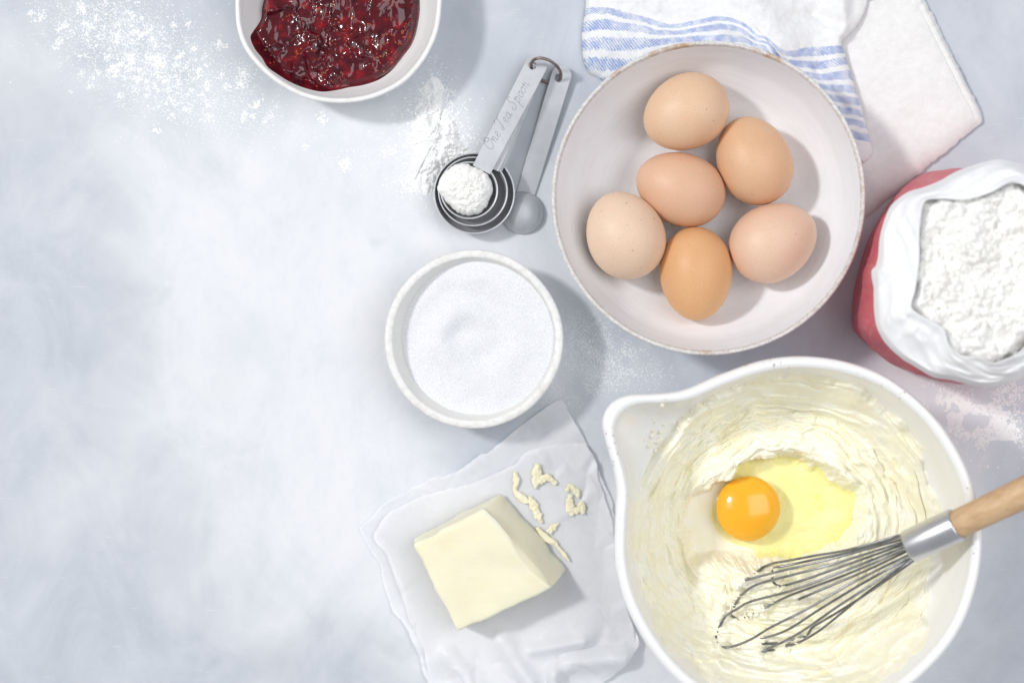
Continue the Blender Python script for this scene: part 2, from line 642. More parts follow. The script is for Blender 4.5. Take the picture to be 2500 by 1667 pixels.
# ================================================================== SUGAR BOWL
zs_ = 0.035
SQ = 0.035 / 0.046
cs = P(1157.3, 828, zs_)
RS = 218 / K * (H - zs_) / H
sin_p = smooth_prof([(0.001, 0.007), (0.03, 0.0075), (0.042, 0.012), (RS - 0.0145, 0.022), (RS - 0.0085, 0.036), (RS - 0.0056, 0.0438)], 40)
sin_p[:, 1] *= SQ
srim_p = smooth_prof([(RS - 0.0056, 0.0438), (RS - 0.0050, 0.0456), (RS - 0.0030, 0.0464), (RS - 0.0008, 0.0456), (RS, 0.0437)], 14)
srim_p[:, 1] *= SQ
sout_p = smooth_prof([(RS, 0.0437), (RS - 0.002, 0.036), (RS - 0.007, 0.018), (RS - 0.014, 0.005), (RS - 0.018, 0.0003), (0.001, 0.0003)], 30)
sout_p[:, 1] *= SQ
SG = glaze('chalky_white_glaze', (0.80, 0.79, 0.765), (0.48, 0.42, 0.36), 0.42, rings=False, tint=(0.74, 0.73, 0.70)).m
m = M('chalky_rim')
n2 = m.noise(300, 4, 0.6)
n1 = m.noise(40, 4, 0.6)
c = m.mix(m.ramp(n2, [(0.45, 0.0), (0.7, 0.7)]), (0.85, 0.84, 0.82), (0.68, 0.66, 0.63))
c = m.mix(m.ramp(n1, [(0.62, 0.0), (0.74, 0.5)]), c, (0.60, 0.54, 0.46))
m.set(color=c, rough=0.55, spec=0.35)
m.bump(n2, 0.2, 0.0005)
SGR = m.m
sb = thing('sugar_bowl', 'small round chalky white ceramic bowl filled with white sugar', 'bowl', (cs[0], cs[1], 0))
hs = hand_thrown(0.005, 33)
v, f = lathe(sin_p, cs, 128, hs)
v, f = close_center(v, f, 128)
obj('bowl_inside', v, f, SG, sb)
v, f = lathe(srim_p, cs, 128, hs)
obj('rim', v, f, SGR, sb)
v, f = lathe(sout_p, cs, 128, hs)
obj('bowl_outside', v, f, SG, sb)

nr, nt = 130, 300
ang = np.linspace(0, 2 * np.pi, nt, endpoint=False)
hsf = hs(np.zeros((1, 2)), ang)[0]
zedge = (0.0362 + 0.0058 * np.cos(ang - 0.25)) * SQ
Redge = np.interp(zedge, sin_p[:, 1], sin_p[:, 0]) * hsf
t = np.linspace(0.004, 1, nr)
X = cs[0] + t[:, None] * Redge * np.cos(ang)
Y = cs[1] + t[:, None] * Redge * np.sin(ang)
gxx, gyy = (X - cs[0]) / 0.05, (Y - cs[1]) / 0.05
Zs = 0.0362 * SQ + 0.0058 * SQ * (gxx * np.cos(0.25) + gyy * np.sin(0.25))


def g2(x, y, cx, cy, sx, sy, rot=0):
    c_, s_ = math.cos(rot), math.sin(rot)
    u, w = (x - cx) * c_ + (y - cy) * s_, -(x - cx) * s_ + (y - cy) * c_
    return np.exp(-0.5 * ((u / sx) ** 2 + (w / sy) ** 2))


fade = 1 - sstep(0.75, 1.0, t)[:, None]
th_ = np.arctan2(gyy - 0.05, gxx + 0.05)
rh_ = np.hypot(gxx + 0.05, gyy - 0.05)
sw = np.sin(rh_ * 9 - th_ * 1.0 + 0.8) * np.exp(-((rh_ - 0.38) / 0.26) ** 2)
Zs = Zs + fade * (0.0020 * sw - 0.0034 * g2(gxx, gyy, -0.08, 0.06, 0.22, 0.16, 0.4) + 0.0016 * g2(gxx, gyy, -0.28, -0.10, 0.10, 0.14, 0.4)
                  - 0.0016 * g2(gxx, gyy, 0.10, -0.22, 0.10, 0.22, 0.3) + 0.0010 * fbm(gxx * 2.2, gyy * 2.2, 0, 3, 5)) + 0.00008 * vn(X * 2500, Y * 2500, 0, 4)
v = np.stack([X, Y, Zs], -1).reshape(-1, 3)
v, f = close_center(v, grid_f(nr, nt), nt)
sug = obj('sugar', v, f, SUGAR)
tag(sug, 'white granulated sugar with a shallow swirl filling the small chalky bowl', 'sugar')

# ================================================================== JAM DISH
zj = 0.034
JQ = 0.034 / 0.041
jout = dd([(540, 0), (543, 60), (560, 110), (597, 158), (645, 197), (705, 226), (775, 237), (850, 228), (920, 196), (968, 148), (1000, 90), (1013, 30), (1012, -40),
           (985, -130), (920, -205), (830, -240), (730, -240), (630, -205), (568, -130), (543, -50)])
cj = P(776 * D, 0, zj)
aJ, RJ = polar_R(PX(jout, zj), cj, 200)
R0 = RJ.mean()


def jam_scale(prof, a):
    return np.repeat((np.interp(a, aJ, RJ, period=2 * np.pi) / R0)[None], len(prof), 0)


jin_p = smooth_prof([(0.001, 0.007), (0.03, 0.007), (R0 - 0.023, 0.011), (R0 - 0.0125, 0.022), (R0 - 0.0065, 0.033), (R0 - 0.0036, 0.0395)], 36)
jin_p[:, 1] *= JQ
jrim_p = smooth_prof([(R0 - 0.0036, 0.0395), (R0 - 0.0028, 0.0410), (R0 - 0.0016, 0.0414), (R0 - 0.0004, 0.0408), (R0, 0.0392)], 12)
jrim_p[:, 1] *= JQ
jout_p = smooth_prof([(R0, 0.0392), (R0 - 0.003, 0.027), (R0 - 0.011, 0.010), (R0 - 0.020, 0.0003), (0.001, 0.0003)], 30)
jout_p[:, 1] *= JQ
JD = glaze('plain_white_glaze', (0.84, 0.838, 0.835), (0.55, 0.50, 0.45), 0.26, rings=False).m
m = M('white_glaze_rim')
n2 = m.noise(120, 4, 0.6)
m.set(color=m.ramp(n2, [(0.4, (0.87, 0.87, 0.865)), (0.75, (0.80, 0.78, 0.74))]), rough=0.35, spec=0.4)
JDR = m.m
jd = thing('jam_dish', 'plain white handmade ceramic dish of dark red jam', 'dish', (cj[0], cj[1], 0))
v, f = lathe(jin_p, cj, 160, jam_scale)
v, f = close_center(v, f, 160)
obj('dish_inside', v, f, JD, jd)
v, f = lathe(jrim_p, cj, 160, jam_scale)
obj('rim', v, f, JDR, jd)
v, f = lathe(jout_p, cj, 160, jam_scale)
obj('dish_outside', v, f, JD, jd)

# jam: lumpy glossy surface
zjam = 0.0215
jl = dd([(601, 0), (596, 40), (582, 72), (577, 92), (588, 118), (604, 138), (618, 160), (640, 176), (668, 193), (700, 206), (740, 214), (775, 208), (800, 201), (835, 195), (870, 183),
         (900, 160), (925, 128), (948, 95), (960, 52), (964, 0), (950, -90), (900, -150), (800, -185), (700, -175), (630, -110)])
cjm = P(775 * D, 10, zjam)
nr, nt = 250, 640
t, a, R, X, Y = polar_grid(PX(jl, zjam), cjm, nr, nt, power=0.7)
# the dish wall underneath
rho = np.hypot(X - cj[0], Y - cj[1])
tha = np.arctan2(Y - cj[1], X - cj[0])
wall = np.interp(rho / (np.interp(tha, aJ, RJ, period=2 * np.pi) / R0), jin_p[:, 0], jin_p[:, 1])
wx = X + 0.003 * fbm(X * 120, Y * 120, 0, 2, 3)
wy = Y + 0.003 * fbm(X * 120, Y * 120, 4, 2, 8)
f1, f2, cid = worley(wx * 74, wy * 56, 3)
lump = np.clip(1 - (f1 / 0.62) ** 2, 0, 1) ** 1.5 * sstep(-0.35, 0.5, cid)
f1b, f2b, cidb = worley(wx * 210 + 3, wy * 180, 9)
lump2 = np.clip(1 - (f1b / 0.55) ** 2, 0, 1) ** 2 * sstep(0.0, 0.6, cidb)
rid = 1 - np.abs(fbm(wx * 70, wy * 55, 0, 3, 17))
Zj = 0.0195 + 0.0040 * lump + 0.0008 * lump2 + 0.0020 * fbm(X * 45, Y * 45, 0, 2, 2) + 0.0012 * sstep(0.7, 1.0, rid)
flatpatch = sstep(0.10, 0.45, fbm(X * 38 + 3, Y * 38, 0, 2, 44))
Zj = Zj * (1 - 0.75 * flatpatch) + 0.0196 * 0.75 * flatpatch
edge = sstep(0.90, 1.0, t)[:, None]
Zj = np.maximum(Zj, wall + 0.0008) * (1 - edge) + (wall - 0.0006) * edge + 0.0022 * (np.sqrt(np.clip(1 - t ** 14, 0, 1)))[:, None] * edge
m = M('raspberry_jam')
n1 = m.noise(120, 4, 0.6)
m.set(color=m.ramp(n1, [(0.32, (0.045, 0.0025, 0.007)), (0.55, (0.115, 0.004, 0.010)), (0.75, (0.36, 0.009, 0.015))]), rough=0.07, spec=0.55,
      sss=0.5, sssr=(1.0, 0.12, 0.10), ssss=0.003)
m.bump(m.noise(160, 2, 0.5), 0.06, 0.0010)
JAM = m.m
v = np.stack([X, Y, Zj], -1).reshape(-1, 3)
v, f = close_center(v, grid_f(nr, nt), nt)
jam = thing('jam', 'glossy dark red berry jam with orange seeds in the white dish', 'jam', (cjm[0], cjm[1], 0.012))
jbody = obj('jam_body', v, f, JAM, jam)
m = M('berry_seed')
m.set(color=m.ramp(m.noise(180, 2), [(0.35, (0.28, 0.018, 0.012)), (0.65, (0.58, 0.12, 0.04))]), rough=0.12, spec=0.6)
SEED = m.m
ii = RNG.integers(0, int(nr * 0.93), 900)
jj = RNG.integers(0, nt, 900)
keep = (RNG.random(900) < np.clip(t[ii] * 1.1, 0, 1)) & (fbm(X[ii, jj] * 60, Y[ii, jj] * 60, 0, 2, 61) > -0.15)
ii, jj = ii[keep][:250], jj[keep][:250]
SV, SF, base_v = [], [], []
uv = np.array([(math.sin(p) * math.cos(q), math.sin(p) * math.sin(q), math.cos(p)) for p in np.linspace(0.15, math.pi - 0.15, 5) for q in np.linspace(0, 2 * np.pi, 7, endpoint=False)])
for n, (i, j) in enumerate(zip(ii, jj)):
    an = RNG.random() * 3.14
    L = uv * [0.00085, 0.00050, 0.00042] * (0.8 + 0.5 * RNG.random())
    L[:, 1] *= 1 - 0.35 * uv[:, 0]
    L = np.stack([L[:, 0] * math.cos(an) - L[:, 1] * math.sin(an), L[:, 0] * math.sin(an) + L[:, 1] * math.cos(an), L[:, 2]], -1)
    SV.append(L + [X[i, j], Y[i, j], Zj[i, j] + 0.00012])
    SF.append(grid_f(5, 7) + n * 35)
sd = obj('seeds', np.vstack(SV), np.vstack(SF), SEED, jbody)
sd['kind'] = 'stuff'

# ================================================================== MEASURING SPOONS
m = M('dull_aluminium')
n1 = m.noise(45, 5, 0.6)
n2 = m.noise(500, 3, 0.6, m.coord((1, 0.3, 1), (0, 0, -0.5)))
c = m.ramp(n1, [(0.30, (0.48, 0.49, 0.51)), (0.55, (0.585, 0.595, 0.615)), (0.75, (0.65, 0.66, 0.68))])
blot = m.noise(150, 4, 0.6)
c = m.mix(m.ramp(blot, [(0.66, 0.0), (0.74, 0.45)]), c, (0.33, 0.33, 0.35))
m.set(color=c, metal=0.45, rough=m.ramp(n1, [(0.3, 0.46), (0.7, 0.34)]))
m.bump(n2, 0.06, 0.0004)
ALU = m.m
m = M('engraved_groove')
m.set(color=m.ramp(m.noise(300, 3), [(0.3, (0.24, 0.24, 0.255)), (0.7, (0.38, 0.38, 0.40))]), metal=0.6, rough=0.55)
GROOVE = m.m


def strip_mesh(outline, hole, thick, zfun, name, mat, parent):
    """flat strip with a round hole; outline and hole in metres (xy); zfun lifts it"""
    cu = bpy.data.curves.new(name, 'CURVE')
    cu.dimensions = '2D'
    cu.fill_mode = 'BOTH'
    cu.extrude = thick * 0.5 - 0.0002
    cu.bevel_depth = 0.0002
    cu.bevel_resolution = 1
    for loop in (outline, hole):
        if loop is None:
            continue
        s = cu.splines.new('POLY')
        s.points.add(len(loop) - 1)
        for p, q in zip(s.points, loop):
            p.co = (q[0], q[1], 0, 1)
        s.use_cyclic_u = True
    tmp = bpy.data.objects.new(name, cu)
    COL.objects.link(tmp)
    dg = bpy.context.evaluated_depsgraph_get()
    me = bpy.data.meshes.new_from_object(tmp.evaluated_get(dg))
    v = np.array([w.co[:] for w in me.vertices])
    f = [tuple(p.vertices) for p in me.polygons]
    bpy.data.objects.remove(tmp)
    bpy.data.curves.remove(cu)
    v[:, 2] += zfun(v[:, 0], v[:, 1])
    return obj(name, v, f, mat, parent, smooth=False)


def spoon(bowl_z3, r3, rim_z, depth, hb, he, wb, we, hole_c, hole_r, z_end, label, inverted=False):
    """bowl_z3 / hb / he / hole_c in the zoomed spoon view; hb: where the handle meets the bowl; he: centre of its round end"""
    (bx, by), = z_spoon([bowl_z3])
    c0 = P(bx, by, rim_z)
    sc = (H - rim_z) / H / K / 3.408
    r = r3 * sc
    root = thing('measuring_spoon', label, 'measuring spoon', (c0[0], c0[1], 0), 'measuring spoons on one ring')
    th = 0.0010
    sgn = -1 if inverted else 1
    q = np.linspace(0, np.pi / 2, 16)
    inn = [(max(0.00001, (r - th) * math.sin(p) ** 0.86), rim_z - sgn * depth * math.cos(p)) for p in q]
    rimr = [(r - th * 0.5, rim_z + sgn * 0.0004), (r, rim_z)]
    outn = [(max(0.00001, r * math.sin(p) ** 0.86), rim_z - sgn * (depth + th) * math.cos(p)) for p in q[::-1]]
    v, f = lathe(np.array(inn + rimr + outn), c0, 56)
    obj('spoon_bowl', v, f if not inverted else f[:, ::-1], ALU, root)
    # handle
    (x0, y0), (x1, y1), (hx, hy) = z_spoon([hb, he, hole_c])
    p0, p1 = P(x0, y0, rim_z), P(x1, y1, z_end)
    d = (p1 - p0)[:2]
    L = np.linalg.norm(d)
    d /= L
    nrm = np.array([-d[1], d[0]])
    wb, we = wb * sc / 2, we * sc / 2
    out = [p0[:2] - nrm * wb - d * 0.002, p0[:2] - nrm * wb]
    for a in np.linspace(-np.pi / 2, np.pi / 2, 15):
        out.append(p1[:2] + we * (np.cos(a) * d + np.sin(a) * nrm))
    out += [p0[:2] + nrm * wb, p0[:2] + nrm * wb - d * 0.002]
    # extra points along the long edges so that the strip can bend
    dense = []
    for i in range(len(out)):
        a_, b_ = out[i], out[(i + 1) % len(out)]
        n = max(1, int(np.linalg.norm(b_ - a_) / 0.006))
        dense += [a_ + (b_ - a_) * (kk / n) for kk in range(n)]
    hc = P(hx, hy, z_end)[:2]
    hole = [hc + hole_r * np.array([math.cos(a), math.sin(a)]) for a in np.linspace(0, 2 * np.pi, 20, endpoint=False)]

    def zf(x, y):
        s = ((x - p0[0]) * d[0] + (y - p0[1]) * d[1]) / L
        return rim_z + (z_end - rim_z) * np.clip(s, -0.2, 1.2)
    hnd = strip_mesh(dense, hole, th, zf, 'handle', ALU, root)
    return root, (hnd, p0, p1, d, nrm, zf, sc)


sp3, _ = spoon((368, 1200), 338, 0.0145, 0.0125, (548, 968), (876, 162), 130, 150, (850, 150), 0.0028, 0.0062,
               'largest aluminium measuring spoon, outermost of the nested stack')
sp2, _ = spoon((357, 1185), 290, 0.0175, 0.0125, (516, 968), (870, 150), 140, 155, (850, 146), 0.0028, 0.0102,
               'middle aluminium measuring spoon nested under the flour filled one')
sp1, hd = spoon((325, 1175), 240, 0.0205, 0.0125, (440, 982), (883, 138), 158, 178, (853, 140), 0.0028, 0.0143,
                'engraved aluminium measuring spoon heaped with flour on top of the stack')
sp4, _ = spoon((765, 1362), 178, 0.0008, 0.0075, (800, 1190), (1092, 222), 150, 162, (1068, 240), 0.0027, 0.0046,
               'smallest aluminium measuring spoon lying upside down beside the egg bowl', inverted=True)

# engraved script
GL = {
    'O': (0.95, [[(0.62, 0.98), (0.30, 0.85), (0.12, 0.45), (0.25, 0.08), (0.55, 0.05), (0.80, 0.35), (0.85, 0.75), (0.62, 0.98), (0.45, 0.80), (0.60, 0.62), (0.95, 0.70)]]),
    'n': (0.62, [[(0.02, 0.38), (0.12, 0.48), (0.10, 0.0)], [(0.10, 0.22), (0.25, 0.46), (0.38, 0.44), (0.36, 0.05), (0.46, 0.0), (0.60, 0.12)]]),
    'e': (0.50, [[(0.05, 0.20), (0.32, 0.30), (0.30, 0.48), (0.12, 0.40), (0.08, 0.12), (0.22, 0.0), (0.46, 0.14)]]),
    'T': (0.80, [[(0.05, 0.80), (0.15, 0.98), (0.45, 0.92), (0.85, 1.02)], [(0.55, 0.94), (0.42, 0.40), (0.25, 0.02), (0.05, 0.02), (0.08, 0.18), (0.30, 0.22)]]),
    'a': (0.62, [[(0.40, 0.42), (0.18, 0.46), (0.05, 0.20), (0.15, 0.0), (0.34, 0.12), (0.42, 0.46), (0.40, 0.08), (0.48, 0.0), (0.60, 0.12)]]),
    'S': (0.85, [[(0.82, 0.82), (0.68, 1.0), (0.45, 0.90), (0.45, 0.65), (0.60, 0.38), (0.50, 0.08), (0.20, 0.0), (0.05, 0.18), (0.22, 0.32)]]),
    'p': (0.62, [[(0.05, 0.40), (0.18, 0.50), (0.10, 0.0), (0.02, -0.45)], [(0.16, 0.30), (0.32, 0.48), (0.46, 0.34), (0.40, 0.05), (0.20, 0.02), (0.14, 0.10)]]),
    'o': (0.52, [[(0.25, 0.47), (0.06, 0.30), (0.10, 0.05), (0.28, 0.0), (0.42, 0.22), (0.30, 0.47), (0.50, 0.38)]]),
    ' ': (0.30, []),
}
hnd1, p0, p1, d, nrm, zf, sc = hd
(tx0, ty0), (tx1, ty1) = z_spoon([(508, 858), (832, 290)])
q0, q1 = P(tx0, ty0, 0.018)[:2], P(tx1, ty1, 0.016)[:2]
dirt = (q1 - q0) / np.linalg.norm(q1 - q0)
nrt = np.array([-dirt[1], dirt[0]])
text = 'One Tea Spoon'
total = sum(GL[ch][0] for ch in text)
cap = np.linalg.norm(q1 - q0) / total * 1.0
x = 0.0
parts = []
for ch in text:
    wd, strokes = GL[ch]
    for st in strokes:
        pts = []
        for (u, w) in catmull(st, 6 * len(st)):
            xy = q0 + dirt * (x + u + 0.22 * w) * cap + nrt * w * cap * 1.25
            pts.append((xy[0], xy[1], zf(xy[0], xy[1]) + 0.00042))
        parts.append(tube(pts, 0.0002, 6))
    x += wd
v, f = join(parts)
let = obj('engraved_lettering', v, f, GROOVE, hnd1)
let['label'] = 'One Tea Spoon engraved in script along the handle'

# ring through the handle ends
m = M('tarnished_bronze_wire')
m.set(color=m.ramp(m.noise(160, 4), [(0.35, (0.16, 0.12, 0.10)), (0.65, (0.33, 0.27, 0.24))]), metal=0.8, rough=0.42)
WIREB = m.m
(h1x, h1y), (h4x, h4y) = z_spoon([(850, 128), (1078, 246)])
A, B = P(h1x, h1y, 0.0143), P(h4x, h4y, 0.0046)
mid = (A + B) / 2
u = (B - A)
half = np.linalg.norm(u) / 2
u /= np.linalg.norm(u)
rr = half * 1.06
side = np.array([-u[1], u[0], 0.0])
side /= np.linalg.norm(side)
if side[1] < 0:
    side = -side
tau = math.radians(62)
w = side * math.cos(tau) + np.array([0, 0, 1]) * math.sin(tau)
aa = np.linspace(0, 2 * np.pi, 72, endpoint=False)
ring_path = mid + rr * (np.cos(aa)[:, None] * u + np.sin(aa)[:, None] * w)
ring_path[:, 2] += max(0, 0.0013 - ring_path[:, 2].min())
ring_path = np.vstack([ring_path, ring_path[:2]])
v, f = tube(ring_path, 0.00105, 10, cap=False)
o = obj('binding_ring', v, f, WIREB)
tag(o, 'tarnished wire ring threaded through the spoon handles', 'ring')

# ------------------------------------------------------------------ flour heap in the top spoon


def clumpy(X, Y, s, seed):
    f1, f2, cid = worley(X * s + 0.35 * vn(X * s * 2, Y * s * 2, 0, seed), Y * s + 0.35 * vn(X * s * 2, Y * s * 2, 3, seed), seed)
    return np.clip(1 - (f1 / 0.62) ** 2, 0, 1) * (0.55 + 0.45 * cid)


(bx, by), = z_spoon([(318, 1178)])
cf = P(bx, by, 0.022)
fl_out = z_spoon([(60, 1150), (75, 1080), (130, 1010), (210, 955), (300, 950), (400, 985), (480, 1040), (515, 1110), (522, 1190), (490, 1260), (450, 1330), (390, 1372), (300, 1380), (220, 1350), (150, 1290), (95, 1220)])
nr, nt = 90, 260
t, a, R, X, Y = polar_grid(PX(fl_out, 0.022), cf, nr, nt)
R = R * (1 + 0.03 * vn(np.cos(a) * 9, np.sin(a) * 9, 0, 6))
X = cf[0] + t[:, None] * R * np.cos(a)
Y = cf[1] + t[:, None] * R * np.sin(a)
body = np.sqrt(np.clip(1 - t ** 2.4, 0, 1))[:, None]
Zf = 0.0175 + 0.0105 * body + body * (0.0018 * clumpy(X, Y, 320, 2) + 0.0011 * clumpy(X, Y, 800, 5) + 0.0016 * fbm(X * 150, Y * 150, 0, 3, 3))
v = np.stack([X, Y, Zf], -1).reshape(-1, 3)
v, f = close_center(v, grid_f(nr, nt), nt)
o = obj('flour_heap', v, f, FLOUR)
tag(o, 'heaped white flour in the engraved measuring spoon', 'flour')

def crinkle(X, Y, s, seed):
    f1, f2, cid = worley(X * s + 0.5 * vn(X * s, Y * s, 0, seed), Y * s + 0.5 * vn(X * s, Y * s, 4, seed), seed)
    return np.minimum(f2 - f1, 0.5) * 1.6 * (0.3 + 0.7 * (cid > 0)) + 0.5 * cid * (f2 - f1)


# ================================================================== FLOUR BAG
m = M('red_paper')
n1 = m.noise(60, 5, 0.6, m.coord((1, 1, 0.25)))
n2 = m.noise(420, 3, 0.6, m.coord((1, 1, 0.3)))
c = m.ramp(n1, [(0.3, (0.66, 0.135, 0.165)), (0.7, (0.74, 0.18, 0.21))])
crease = m.noise(26, 4, 0.7, m.coord((2.2, 2.2, 0.5)), 1.2)
c = m.mix(m.ramp(crease, [(0.490, 0.0), (0.50, 0.5), (0.510, 0.0)]), c, (0.82, 0.50, 0.52))
m.set(color=c, rough=0.5, spec=0.4)
m.bump(n1, 0.25, 0.003)
m.bump(n2, 0.12, 0.001)
REDP = m.m
m = M('white_bag_paper')
n1 = m.noise(38, 4, 0.6)
n2 = m.noise(180, 4, 0.6)
m.set(color=m.ramp(n1, [(0.3, (0.87, 0.875, 0.895)), (0.7, (0.91, 0.91, 0.915))]), rough=0.85, spec=0.1)
m.bump(n2, 0.12, 0.0010)
WHITEP = m.m

base_px = z_bag([(78, 1060), (86, 920), (118, 770), (160, 620), (215, 490), (300, 355), (400, 240), (520, 150), (650, 122), (800, 125), (1000, 190), (1180, 260), (1300, 400),
                 (1350, 620), (1350, 900), (1300, 1150), (1180, 1320), (1000, 1410), (800, 1452), (620, 1446), (460, 1405), (330, 1350), (205, 1255), (112, 1168), (84, 1130)])
cuff_px = z_bag([(206, 760), (211, 860), (220, 1000), (236, 1130), (300, 1230), (380, 1310), (480, 1372), (600, 1440), (700, 1455), (850, 1492), (950, 1502), (1060, 1480), (1180, 1435), (1330, 1340),
                 (1440, 1180), (1500, 900), (1490, 560), (1420, 300), (1300, 150), (1180, 88), (1080, 60), (980, 54), (840, 92), (740, 130), (640, 186), (540, 226), (430, 262), (330, 345), (280, 450),
                 (252, 560), (246, 650), (232, 728)])
open_px = z_bag([(500, 560), (503, 660), (492, 780), (472, 900), (450, 985), (485, 1030), (580, 1085), (660, 1140), (700, 1245), (780, 1305), (890, 1315), (965, 1352), (1040, 1335), (1160, 1270),
                 (1270, 1100), (1320, 800), (1300, 480), (1220, 260), (1100, 200), (960, 262), (800, 308), (620, 302), (535, 322), (512, 430)])
nt = 300
cbag_px = (2380, 665)


def ring_at(pts, z, grow=0.0):
    c = P(*cbag_px, z)
    a, R = polar_R(PX(pts, z), c, nt)
    R = R + grow
    return np.stack([c[0] + R * np.cos(a), c[1] + R * np.sin(a), np.full(nt, z)], -1), a


bag = thing('flour_bag', 'open red paper flour bag with its white top folded down into a cuff', 'flour bag', tuple(P(*cbag_px, 0)))
b0, a = ring_at(base_px, 0.0005, -0.003)
b1, _ = ring_at(base_px, 0.006, 0.0)
c1, _ = ring_at(cuff_px, 0.112, -0.004)
rows = [b0]
for s in np.linspace(0, 1, 40):
    r = b1 * (1 - s) + c1 * s
    zc = r[:, 2].mean()
    cc = P(*cbag_px, 0)
    ctr = np.array([r[:, 0].mean(), r[:, 1].mean(), 0])
    dv = r - ctr
    dv[:, 2] = 0
    dv /= np.linalg.norm(dv, axis=1)[:, None]
    fold = 0.0016 * (1 - np.abs(fbm(np.cos(a) * 5, np.sin(a) * 5, s * 1.6, 3, 12))) + 0.0022 * fbm(np.cos(a) * 2.4, np.sin(a) * 2.4, s * 1.5, 2, 7)
    rows.append(r + dv * (0.0010 * math.sin(math.pi * s) + fold * math.sin(math.pi * min(1, s * 1.0 + 0.05)))[:, None])
v = np.vstack(rows)
obj('bag_body', v, grid_f(len(rows), nt, True, True), REDP, bag)
# the white cuff: from its torn lower edge over the roll and down inside
ce, _ = ring_at(cuff_px, 0.107, 0.0)
o1, _ = ring_at(open_px, 0.134, 0.0)
o2, _ = ring_at(open_px, 0.100, -0.002)
ce_t, _ = ring_at(cuff_px, 0.120, -0.003)
rows = []
ragged = 0.0022 * fbm(np.cos(a) * 6, np.sin(a) * 6, 0, 3, 77)
for s in np.linspace(0, 1, 16):
    r = ce * (1 - s) + ce_t * s
    r[:, 2] = r[:, 2] + ragged * (1 - s)
    rows.append(r)
top_n = 0.0018 * fbm(np.cos(a) * 2.5, np.sin(a) * 2.5, 0, 3, 70)
for s in np.linspace(0.03, 1, 30):
    r = ce_t * (1 - s) + o1 * s
    r[:, 2] = 0.120 + 0.016 * (s ** 0.75) + (top_n + 0.0026 * (0.6 - np.abs(fbm(np.cos(a) * 4 + s * 2, np.sin(a) * 4, s * 1.6, 2, 25)) * 1.6)) * math.sin(math.pi * min(1, s * 0.85 + 0.1))
    rows.append(r)
allv = np.array(rows)
fac = crinkle(allv[..., 0] + 0.4 * allv[..., 2], allv[..., 1] - 0.3 * allv[..., 2], 24, 5)
fac2 = crinkle(allv[..., 0], allv[..., 1] + allv[..., 2], 60, 15)
for i_ in range(6, len(rows) - 1):
    w_i = min(1.0, (i_ - 6) / 12, (len(rows) - 1 - i_) / 5)
    rows[i_][:, 2] += w_i * (0.0060 * fac[i_] + 0.0014 * fac2[i_] - 0.0022)
zt = rows[-1].copy()
for s in np.linspace(0.1, 1, 10):
    r = zt * (1 - s) + o2 * s
    rows.append(r)
v = np.vstack(rows)
obj('folded_cuff', v, grid_f(len(rows), nt, True, True), WHITEP, bag)
# flour inside
zfl = 0.129
cfl = P(*cbag_px, zfl)
nr = 150
t, a, R, X, Y = polar_grid(PX(open_px, zfl), cfl, nr, 420)
Zf = zfl + 0.004 * (1 - t ** 4)[:, None] + 0.0035 * clumpy(X, Y, 105, 8) + 0.0018 * clumpy(X, Y, 260, 15) + 0.0050 * fbm(X * 50, Y * 50, 0, 3, 4) + 0.0018 * fbm(X * 420, Y * 420, 0, 3, 6) - 0.006 * sstep(0.88, 1.0, t)[:, None] - 0.002
Zf = Zf + 0.004 * sstep(0.7, 0.95, t)[:, None] * fbm(X * 90, Y * 90, 0, 2, 66)
X2 = cfl[0] + (X - cfl[0]) * 1.02
Y2 = cfl[1] + (Y - cfl[1]) * 1.02
v = np.stack([X2, Y2, Zf], -1).reshape(-1, 3)
v, f = close_center(v, grid_f(nr, 420), 420)
o = obj('flour', v, f, FLOUR)
tag(o, 'loose clumpy white flour inside the red paper bag', 'flour')

# ================================================================== TEA TOWEL
m = M('striped_cotton')
sv = attr(m, 'stripe').outputs['Fac']
hat = attr(m, 'hatch').outputs['Vector']
weave = m.noise(1.0, 2, 0.5)
# bands: 1 at integer stripe values 1..8
frac = m.math('ABSOLUTE', m.math('SUBTRACT', m.math('FRACT', m.math('ADD', sv, 0.5)), 0.5))
n_edge = m.math('MULTIPLY', m.math('SUBTRACT', m.noise(420, 3, 0.6), 0.5), 0.40)
band = m.ramp(m.math('ADD', frac, n_edge), [(0.27, 1.0), (0.35, 0.0)])
rng_ = m.math('MULTIPLY', m.math('GREATER_THAN', sv, 0.5), m.math('LESS_THAN', sv, 8.5))
mp = m.n.new('ShaderNodeMapping')
m.link(hat, mp.inputs['Vector'])
mp.inputs['Rotation'].default_value = (0, 0, 0.78)
mp.inputs['Scale'].default_value = (1, 1, 1)
wv = m.n.new('ShaderNodeTexWave')
wv.inputs['Scale'].default_value = 210
wv.inputs['Distortion'].default_value = 3.0
wv.inputs['Detail'].default_value = 2
wv.inputs['Detail Scale'].default_value = 2.0
m.link(mp.outputs[0], wv.inputs['Vector'])
blot = m.noise(150, 3, 0.6)
thread = m.noise(900, 2, 0.6)
ink = m.math('MULTIPLY', m.math('MULTIPLY', band, rng_), m.math('ADD', m.math('MULTIPLY', wv.outputs['Fac'], 0.75), m.math('MULTIPLY', m.math('SUBTRACT', blot, 0.41), 1.9)))
cl = m.node('ShaderNodeClamp')
m.link(ink, cl.inputs[0])
white = m.ramp(m.noise(220, 4, 0.6), [(0.3, (0.78, 0.78, 0.785)), (0.7, (0.86, 0.86, 0.86))])
blue = m.ramp(thread, [(0.3, (0.20, 0.28, 0.56)), (0.7, (0.36, 0.46, 0.72))])
m.set(color=m.mix(cl.outputs[0], white, blue), rough=0.9, spec=0.1, sheen=0.15)
m.bump(m.noise(1300, 2, 0.5), 0.35, 0.0006)
m.bump(m.noise(120, 4, 0.6), 0.2, 0.0015)
COTTON = m.m
m = M('white_cotton')
